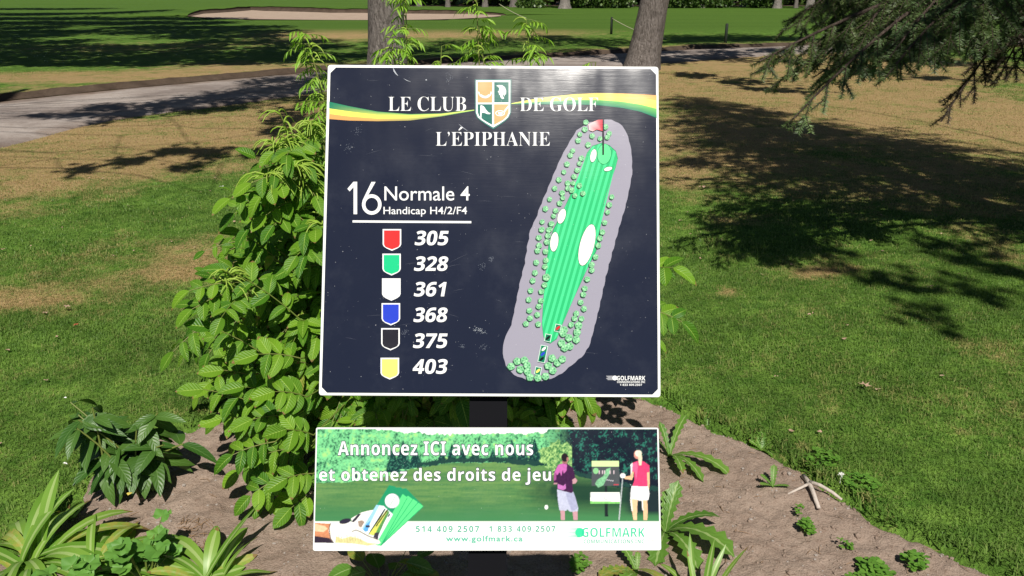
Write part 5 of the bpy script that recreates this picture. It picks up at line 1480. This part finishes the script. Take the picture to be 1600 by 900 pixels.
broadleaf((-24, 29, 0), (-23, 29, 14), .4, mass([(57, 6), (50, 6), (43, 5), (36, 5), (29, 4), (22, 4), (14, 4)], 12.5, 92), 'tall tree at the far left edge that shades the far lawn', ls=.34, dens=7.5, lr=.05)
BR = [shade_blob(*q) for q in [(1090, 60, 90, 10, 8), (1180, 60, 90, 10, 8.5), (1260, 62, 80, 9, 9), (1360, 56, 80, 9, 9), (1460, 52, 80, 8, 9), (1550, 50, 70, 8, 9), (1090, 118, 60, 7, 7), (1150, 128, 60, 8, 7), (1210, 140, 60, 7, 7), (1400, 92, 90, 8, 8), (1500, 100, 70, 8, 8), (1340, 112, 60, 8, 7.5), (1240, 95, 50, 7, 7.5), (1460, 122, 60, 6, 7), (1090, 90, 50, 6, 7.5), (1050, 94, 40, 6, 7.5), (1140, 84, 60, 6, 7.8), (1210, 80, 60, 6, 8)]]
broadleaf((13.5, 14, 0), (12.5, 14, 11), .32, BR, 'tall tree to the right that shades the path and fairway edge', ls=.2, dens=5, lr=.05)
BR2 = [shade_blob(*q) for q in [(1500, 385, 80, 25, 6), (1580, 350, 60, 30, 6.5), (1090, 165, 70, 10, 7), (1280, 205, 60, 8, 7), (1060, 195, 40, 10, 6.8), (1160, 205, 60, 8, 6.8), (1500, 262, 70, 12, 6.5), (1400, 250, 60, 10, 6.6), (1250, 300, 60, 14, 6.3), (1420, 330, 70, 16, 6.3), (1080, 255, 40, 10, 6.4), (1180, 172, 60, 8, 7), (1110, 225, 50, 9, 6.5), (1560, 300, 60, 14, 6.5), (1330, 425, 60, 14, 5.5), (1420, 440, 70, 20, 5.8), (1510, 460, 60, 22, 5.6), (1270, 395, 60, 14, 6), (1170, 395, 50, 8, 6), (1560, 420, 60, 30, 6), (1450, 492, 40, 10, 5.2), (1130, 350, 40, 10, 6.2)]]
broadleaf((6.8, .6, 0), (6.0, .8, 8.5), .24, BR2, 'leafy tree right of the camera that dapples the right lawn', ls=.11, dens=1.4, lr=.08)
# the spruce whose boughs hang into the picture on the right
random.seed(14)
sb = np.array([3.75, 4.15, 0]); spruce = thing('spruce_tree', sb, 'dark spruce with drooping boughs hanging into the upper right corner', 'tree')
tm = MB(); trunk_tube(tm, [(0, 0, -.1), (0, 0, 2), (.05, 0, 10.5)], [.19, .16, .02], 16, .35); tm.build('trunk', M['spruce_bark'], spruce, True)
def needle_t(n_, L, W, nl, spread=1.0):
    """a twig piece of unit length along +y bristling with needles"""
    V, T, Lu = [], [], []
    for i in range(n_):
        v = (i + random.random()) / n_; a = rv(0, 2 * PI); fw_ = rv(.25, .8)
        d = unit([math.cos(a) * spread, fw_, math.sin(a) * spread]); s_ = unit(np.cross(d, [.3, .2, 1])) * W / 2
        p = np.array([0, v, 0]); o = len(V); l = L * rv(.75, 1.1)
        V += [p - s_, p + s_, p + d * l]; T.append((o, o + 1, o + 2)); Lu += [(0, 0, 0)] * 3
    return np.array(V), None, np.array(T), np.array(Lu, float)
FINE = [needle_t(96, .27, .036, 0) for _ in range(3)]
COARSE = [needle_t(16, .34, .15, 0, 1.0) for _ in range(2)]
class Bough:
    def __init__(s): s.wood = MB(); s.tw = {0: [], 1: []}
def bough(B, p0, p1, sagm, fine, blen, nb):
    p0, p1 = np.array(p0, float), np.array(p1, float); n_ = 14; t_ = np.linspace(0, 1, n_)[:, None]
    mid = (p0 + p1) / 2 + np.array([0, 0, sagm]); P = (1 - t_) ** 2 * p0 + 2 * t_ * (1 - t_) * mid + t_ ** 2 * p1
    L = np.linalg.norm(p1 - p0)
    B.wood.tube(P, np.linspace(.022 * min(1.4, L / 2), .004, n_), 6, False)
    def twig(o, d, l):
        s_ = .085 if fine else .17
        k_ = max(1, int(l / s_)); dd = unit(d); p = np.array(o)
        pts = [p]
        for _ in range(k_):
            B.tw[1 if fine else 0].append((p.copy(), dd.copy(), s_ * 1.08)); p = p + dd * s_; dd = unit(dd + np.array([0, 0, -.10]) + rng.normal(0, .06, 3)); pts.append(p)
        B.wood.tube(pts, np.linspace(.0035, .0018, len(pts)), 4, False)
        return pts
    for i in range(nb):
        f = .16 + .84 * (i + random.random() * .6) / nb; q = f * (n_ - 1); j = min(int(q), n_ - 2); p = P[j] * (1 - q + j) + P[j + 1] * (q - j)
        tg_ = unit(P[j + 1] - P[j]); sd_ = unit(np.cross(tg_, UPV)) * (1 if i % 2 else -1)
        l = blen * (1.15 - f) * rv(.7, 1.2) + .08
        pts = twig(p, tg_ * .75 + sd_ * rv(.5, .95) + np.array([0, 0, rv(-.75, -.1)]), l)
        for k_ in range(1, len(pts) - 1):
            for s2 in ((-1, 1) if fine else ((1 if k_ % 2 else -1),)):
                d2 = unit(pts[k_ + 1] - pts[k_]); sd2 = unit(np.cross(d2, UPV)) * s2
                if random.random() < .8: twig(pts[k_], d2 * .8 + sd2 * .7 + np.array([0, 0, rv(-.45, .05)]), l * .40 * (1 - k_ / len(pts)) + .05)
    twig(P[-2], P[-1] - P[-2], .10)
def finish(B, name, mat):
    nm = MB(); wd = B.wood
    for key, T_ in ((1, FINE), (0, COARSE)):
        L_ = B.tw[key]
        if not L_: continue
        O = np.array([q[0] for q in L_]); D_ = np.array([q[1] for q in L_]); l = np.array([q[2] for q in L_])
        Bm = basis(D_, nrm(rng.normal(size=O.shape) * .3 + UPV)) * l[:, None, None]
        g_ = rng.integers(0, len(T_), len(O))
        for k_ in range(len(T_)): nm.inst(T_[k_], Bm[g_ == k_], O[g_ == k_])
    o = wd.build(name, M['spruce_bark'], spruce, True)
    nm.build('needles', M[mat], o, False)
R0 = sb
def seen(px0, py0, f0, px1, py1, f1, sagm, blen, nb, mat):
    B = Bough(); bough(B, atf(px0, py0, f0) - R0, atf(px1, py1, f1) - R0, sagm, True, blen, nb); 
    # join the bough back to the trunk
    a = atf(px0, py0, f0) - R0
    B.wood.tube([(0, 0, max(a[2] - .1, .6)), a * .5 + np.array([0, 0, a[2] * .55]), a], [.03, .026, .022], 6, False)
    finish(B, 'bough', mat)
seen(1640, -70, 4.2, 1186, 96, 3.9, .12, .62, 26, 'needle')
seen(1650, -110, 4.4, 1225, 120, 4.3, .10, .60, 24, 'needle')
seen(1600, -90, 3.9, 1240, 185, 3.7, .18, .42, 22, 'needle_blue')
seen(1560, -130, 4.1, 1330, 60, 4.0, .15, .60, 24, 'needle_blue')
seen(1620, -120, 3.8, 1390, 90, 3.6, .18, .55, 22, 'needle_blue')
seen(1600, -60, 4.6, 1280, 20, 4.7, .05, .55, 22, 'needle')
seen(1690, -60, 4.3, 1470, 190, 4.2, .22, .30, 22, 'needle_brown')
seen(1660, -40, 4.2, 1562, 120, 4.1, .12, .34, 16, 'needle_brown')
seen(1700, -50, 4.1, 1590, 60, 4.0, .10, .40, 16, 'needle_brown')
seen(1680, -120, 4.5, 1500, 20, 4.6, .10, .30, 12, 'needle')
seen(1580, -60, 3.7, 1385, 120, 3.5, .12, .38, 18, 'needle')
seen(1560, -140, 4.3, 1240, 30, 4.4, .10, .62, 24, 'needle')
seen(1520, -120, 4.0, 1300, 110, 3.9, .12, .55, 22, 'needle')
seen(1560, -120, 3.9, 1450, 50, 3.8, .10, .5, 18, 'needle_blue')
Bc = Bough()
for wz in np.arange(1.9, 10.2, .40):
    Lw = 2.75 * (1 - (wz / 10.6) ** 1.25) + .15; nbw = 7 if wz < 7 else 5
    for q in range(nbw):
        a = q * 2 * PI / nbw + wz * 2.1 + rv(-.2, .2)
        if wz < 2.6 and math.pi * .55 < (a % (2 * PI)) < math.pi * 1.30: continue          # the open side holds the boughs above
        L_ = Lw * rv(.8, 1.12); d = np.array([math.cos(a), math.sin(a), 0])
        bough(Bc, (0, 0, wz), d * L_ + np.array([0, 0, wz - .22 * L_ - .1]), .12, False, .75 * min(1, Lw / 1.6), int(9 + L_ * 6))
finish(Bc, 'upper_boughs', 'needle')

# ------------------------------------------------------------------ far edge of the course
random.seed(8)
# rope stakes
def stake(px, py, h_, label, group='rope stakes on the fairway'):
    b = at(px, py); t = thing('rope_stake', b, label, 'stake', group); mb = MB(); mb.tube([(0, 0, -.05), (0, 0, h_ * .97), (0, 0, h_)], [.045, .043, .03], 8); mb.build('post', M['stake'], t, True); return b
k1 = stake(955, 53.5, .60, 'dark stake with a slack rope left of the slanting trunk'); k2 = stake(1133, 72, .62, 'dark stake by the path right of the slanting trunk')
mb = MB(); e_ = at(1040, 62) ; t_ = np.linspace(0, 1, 12)[:, None]
a_, b_ = k1 + np.array([0, 0, .55]), e_ + np.array([0, 0, .03]); mb.tube(a_ * (1 - t_) + b_ * t_ - np.array([0, 0, .10]) * np.sin(t_ * PI), .016, 5)
tag(mb.build('rope', M['rope'], None, True), 'pale rope sloping from the stake down behind the trunk', 'rope')
mb = MB(); a_, b_ = at(780, 27) + np.array([0, 0, .75]), at(822, 30) + np.array([0, 0, .05]); mb.tube(a_ * (1 - t_) + b_ * t_ - np.array([0, 0, .06]) * np.sin(t_ * PI), .025, 5)
tag(mb.build('rope', M['rope'], None, True), 'pale rope sloping to the ground beside the sand bunker', 'rope')
# trees at the edge of the wood
WT_ = [(700, 11, .22), (758, 11, .26), (803, 11, .36), (882, 13.5, .42), (1098, 12.5, .22), (1214, 13, .32), (1243, 12.5, .16), (1265, 14, .34), (655, 10, .24), (1490, 10, .26), (1545, 10, .3), (985, 11, .25), (1160, 11, .25)]
wl = ['thin', 'dark', 'stout', 'thickest pale', 'slim pale', 'grey', 'thinnest', 'broad', 'slender', 'faint', 'far right', 'hidden', 'shaded']
spot = ['left of the middle shoots', 'behind the middle shoots', 'right of the middle shoots', 'above the dark board centre right', 'right of the slanting trunk', 'left of the spruce boughs', 'between the trunks by the spruce boughs', 'touching the spruce bough tips', 'behind the left thick trunk', 'seen through the spruce boughs', 'at the upper right corner', 'left of the slanting trunk', 'in the dark between slim and grey trunks']
for (px, py, r), a, s_ in zip(WT_, wl, spot):
    b = at(px, py); tp = b + np.array([rv(-.5, .5), 0, 13])
    bl_ = [((b[0] + rv(-4, 4), b[1] + rv(-3, 3), rv(4, 14)), (rv(1.8, 3), rv(1.8, 3), rv(1.2, 2))) for _ in range(11)]
    broadleaf(b, tp, r, bl_, a + ' woodland trunk ' + s_, 'wood_leaf', 'pale_bark' if a in ('thickest pale', 'slim pale', 'broad', 'grey') else 'bark', 'woodland_tree', 'trees along the edge of the wood', .55, .5)
# shrubs at the foot of the wood
def shrub(px, w, h_, label, py=12.5):
    b = at(px, py); t = thing('woodland_shrub', b, label, 'shrub', 'shrubs at the foot of the wood'); cr, lm = MB(), MB()
    m = int(260 * w * h_); d = nrm(rng.normal(size=(m, 3))); O = d * (rng.random(m) ** .4)[:, None] * np.array([w / 2, w * .35, h_ * .55]); O[:, 2] = np.abs(O[:, 2] + h_ * .42)
    cr.inst(TLEAF, basis(nrm(rng.normal(size=(m, 3))), nrm(rng.normal(size=(m, 3)) * .6 + UPV)) * (.24 * rng.uniform(.6, 1.3, m))[:, None, None], O)
    for _ in range(6): lm.tube([(rv(-.2, .2), 0, 0), (rv(-w / 3, w / 3), rv(-.3, .3), h_ * .8)], [.04, .015], 5, False)
    lm.build('stems', M['bark'], t, True); cr.build('foliage', M['wood_leaf'], t, True)
for px, w, h_, lb in [(930, 6.5, 2.0, 'broad leafy shrub right of the thickest pale trunk'), (960, 4, 1.6, 'leafy shrub left of the slanting trunk'), (1050, 4.5, 2.4, 'tall leafy shrub right of the slanting trunk'), (1080, 3, 1.8, 'leafy shrub left of the slim pale trunk'), (1120, 3, 1.2, 'low shrub right of the slim pale trunk'), (1190, 4, 1.0, 'low shrub left of the grey woodland trunk'),
                      (1440, 5, 1.8, 'shrub seen through the spruce boughs'), (1510, 6, 2.0, 'shrub at the upper right behind the hanging twig'), (1580, 6, 2.2, 'shrub at the far right edge of the wood'), (830, 3, .8, 'low shrub left of the thickest pale trunk'), (905, 3, 1.4, 'shrub touching the thickest pale trunk')]:
    shrub(px, w, h_, lb)
# the wood itself, one dark mass far behind
mb = MB(); m = 15000
x0, x1 = at(640, 9)[0], at(1700, 9)[0]; yb = at(900, 9)[1]
O = np.column_stack([rng.uniform(x0, x1 + 10, m), yb + rng.uniform(0, 16, m), rng.random(m) ** 1.1 * 15])
mb.inst(TLEAF, basis(nrm(rng.normal(size=(m, 3))), nrm(rng.normal(size=(m, 3)) * .6 + UPV)) * (1.15 * rng.uniform(.6, 1.3, m))[:, None, None], O)
tag(mb.build('woodland', M['wood_leaf'], None, True), 'dark wood filling the top of the view beyond the fairway', 'wood', kind='stuff')
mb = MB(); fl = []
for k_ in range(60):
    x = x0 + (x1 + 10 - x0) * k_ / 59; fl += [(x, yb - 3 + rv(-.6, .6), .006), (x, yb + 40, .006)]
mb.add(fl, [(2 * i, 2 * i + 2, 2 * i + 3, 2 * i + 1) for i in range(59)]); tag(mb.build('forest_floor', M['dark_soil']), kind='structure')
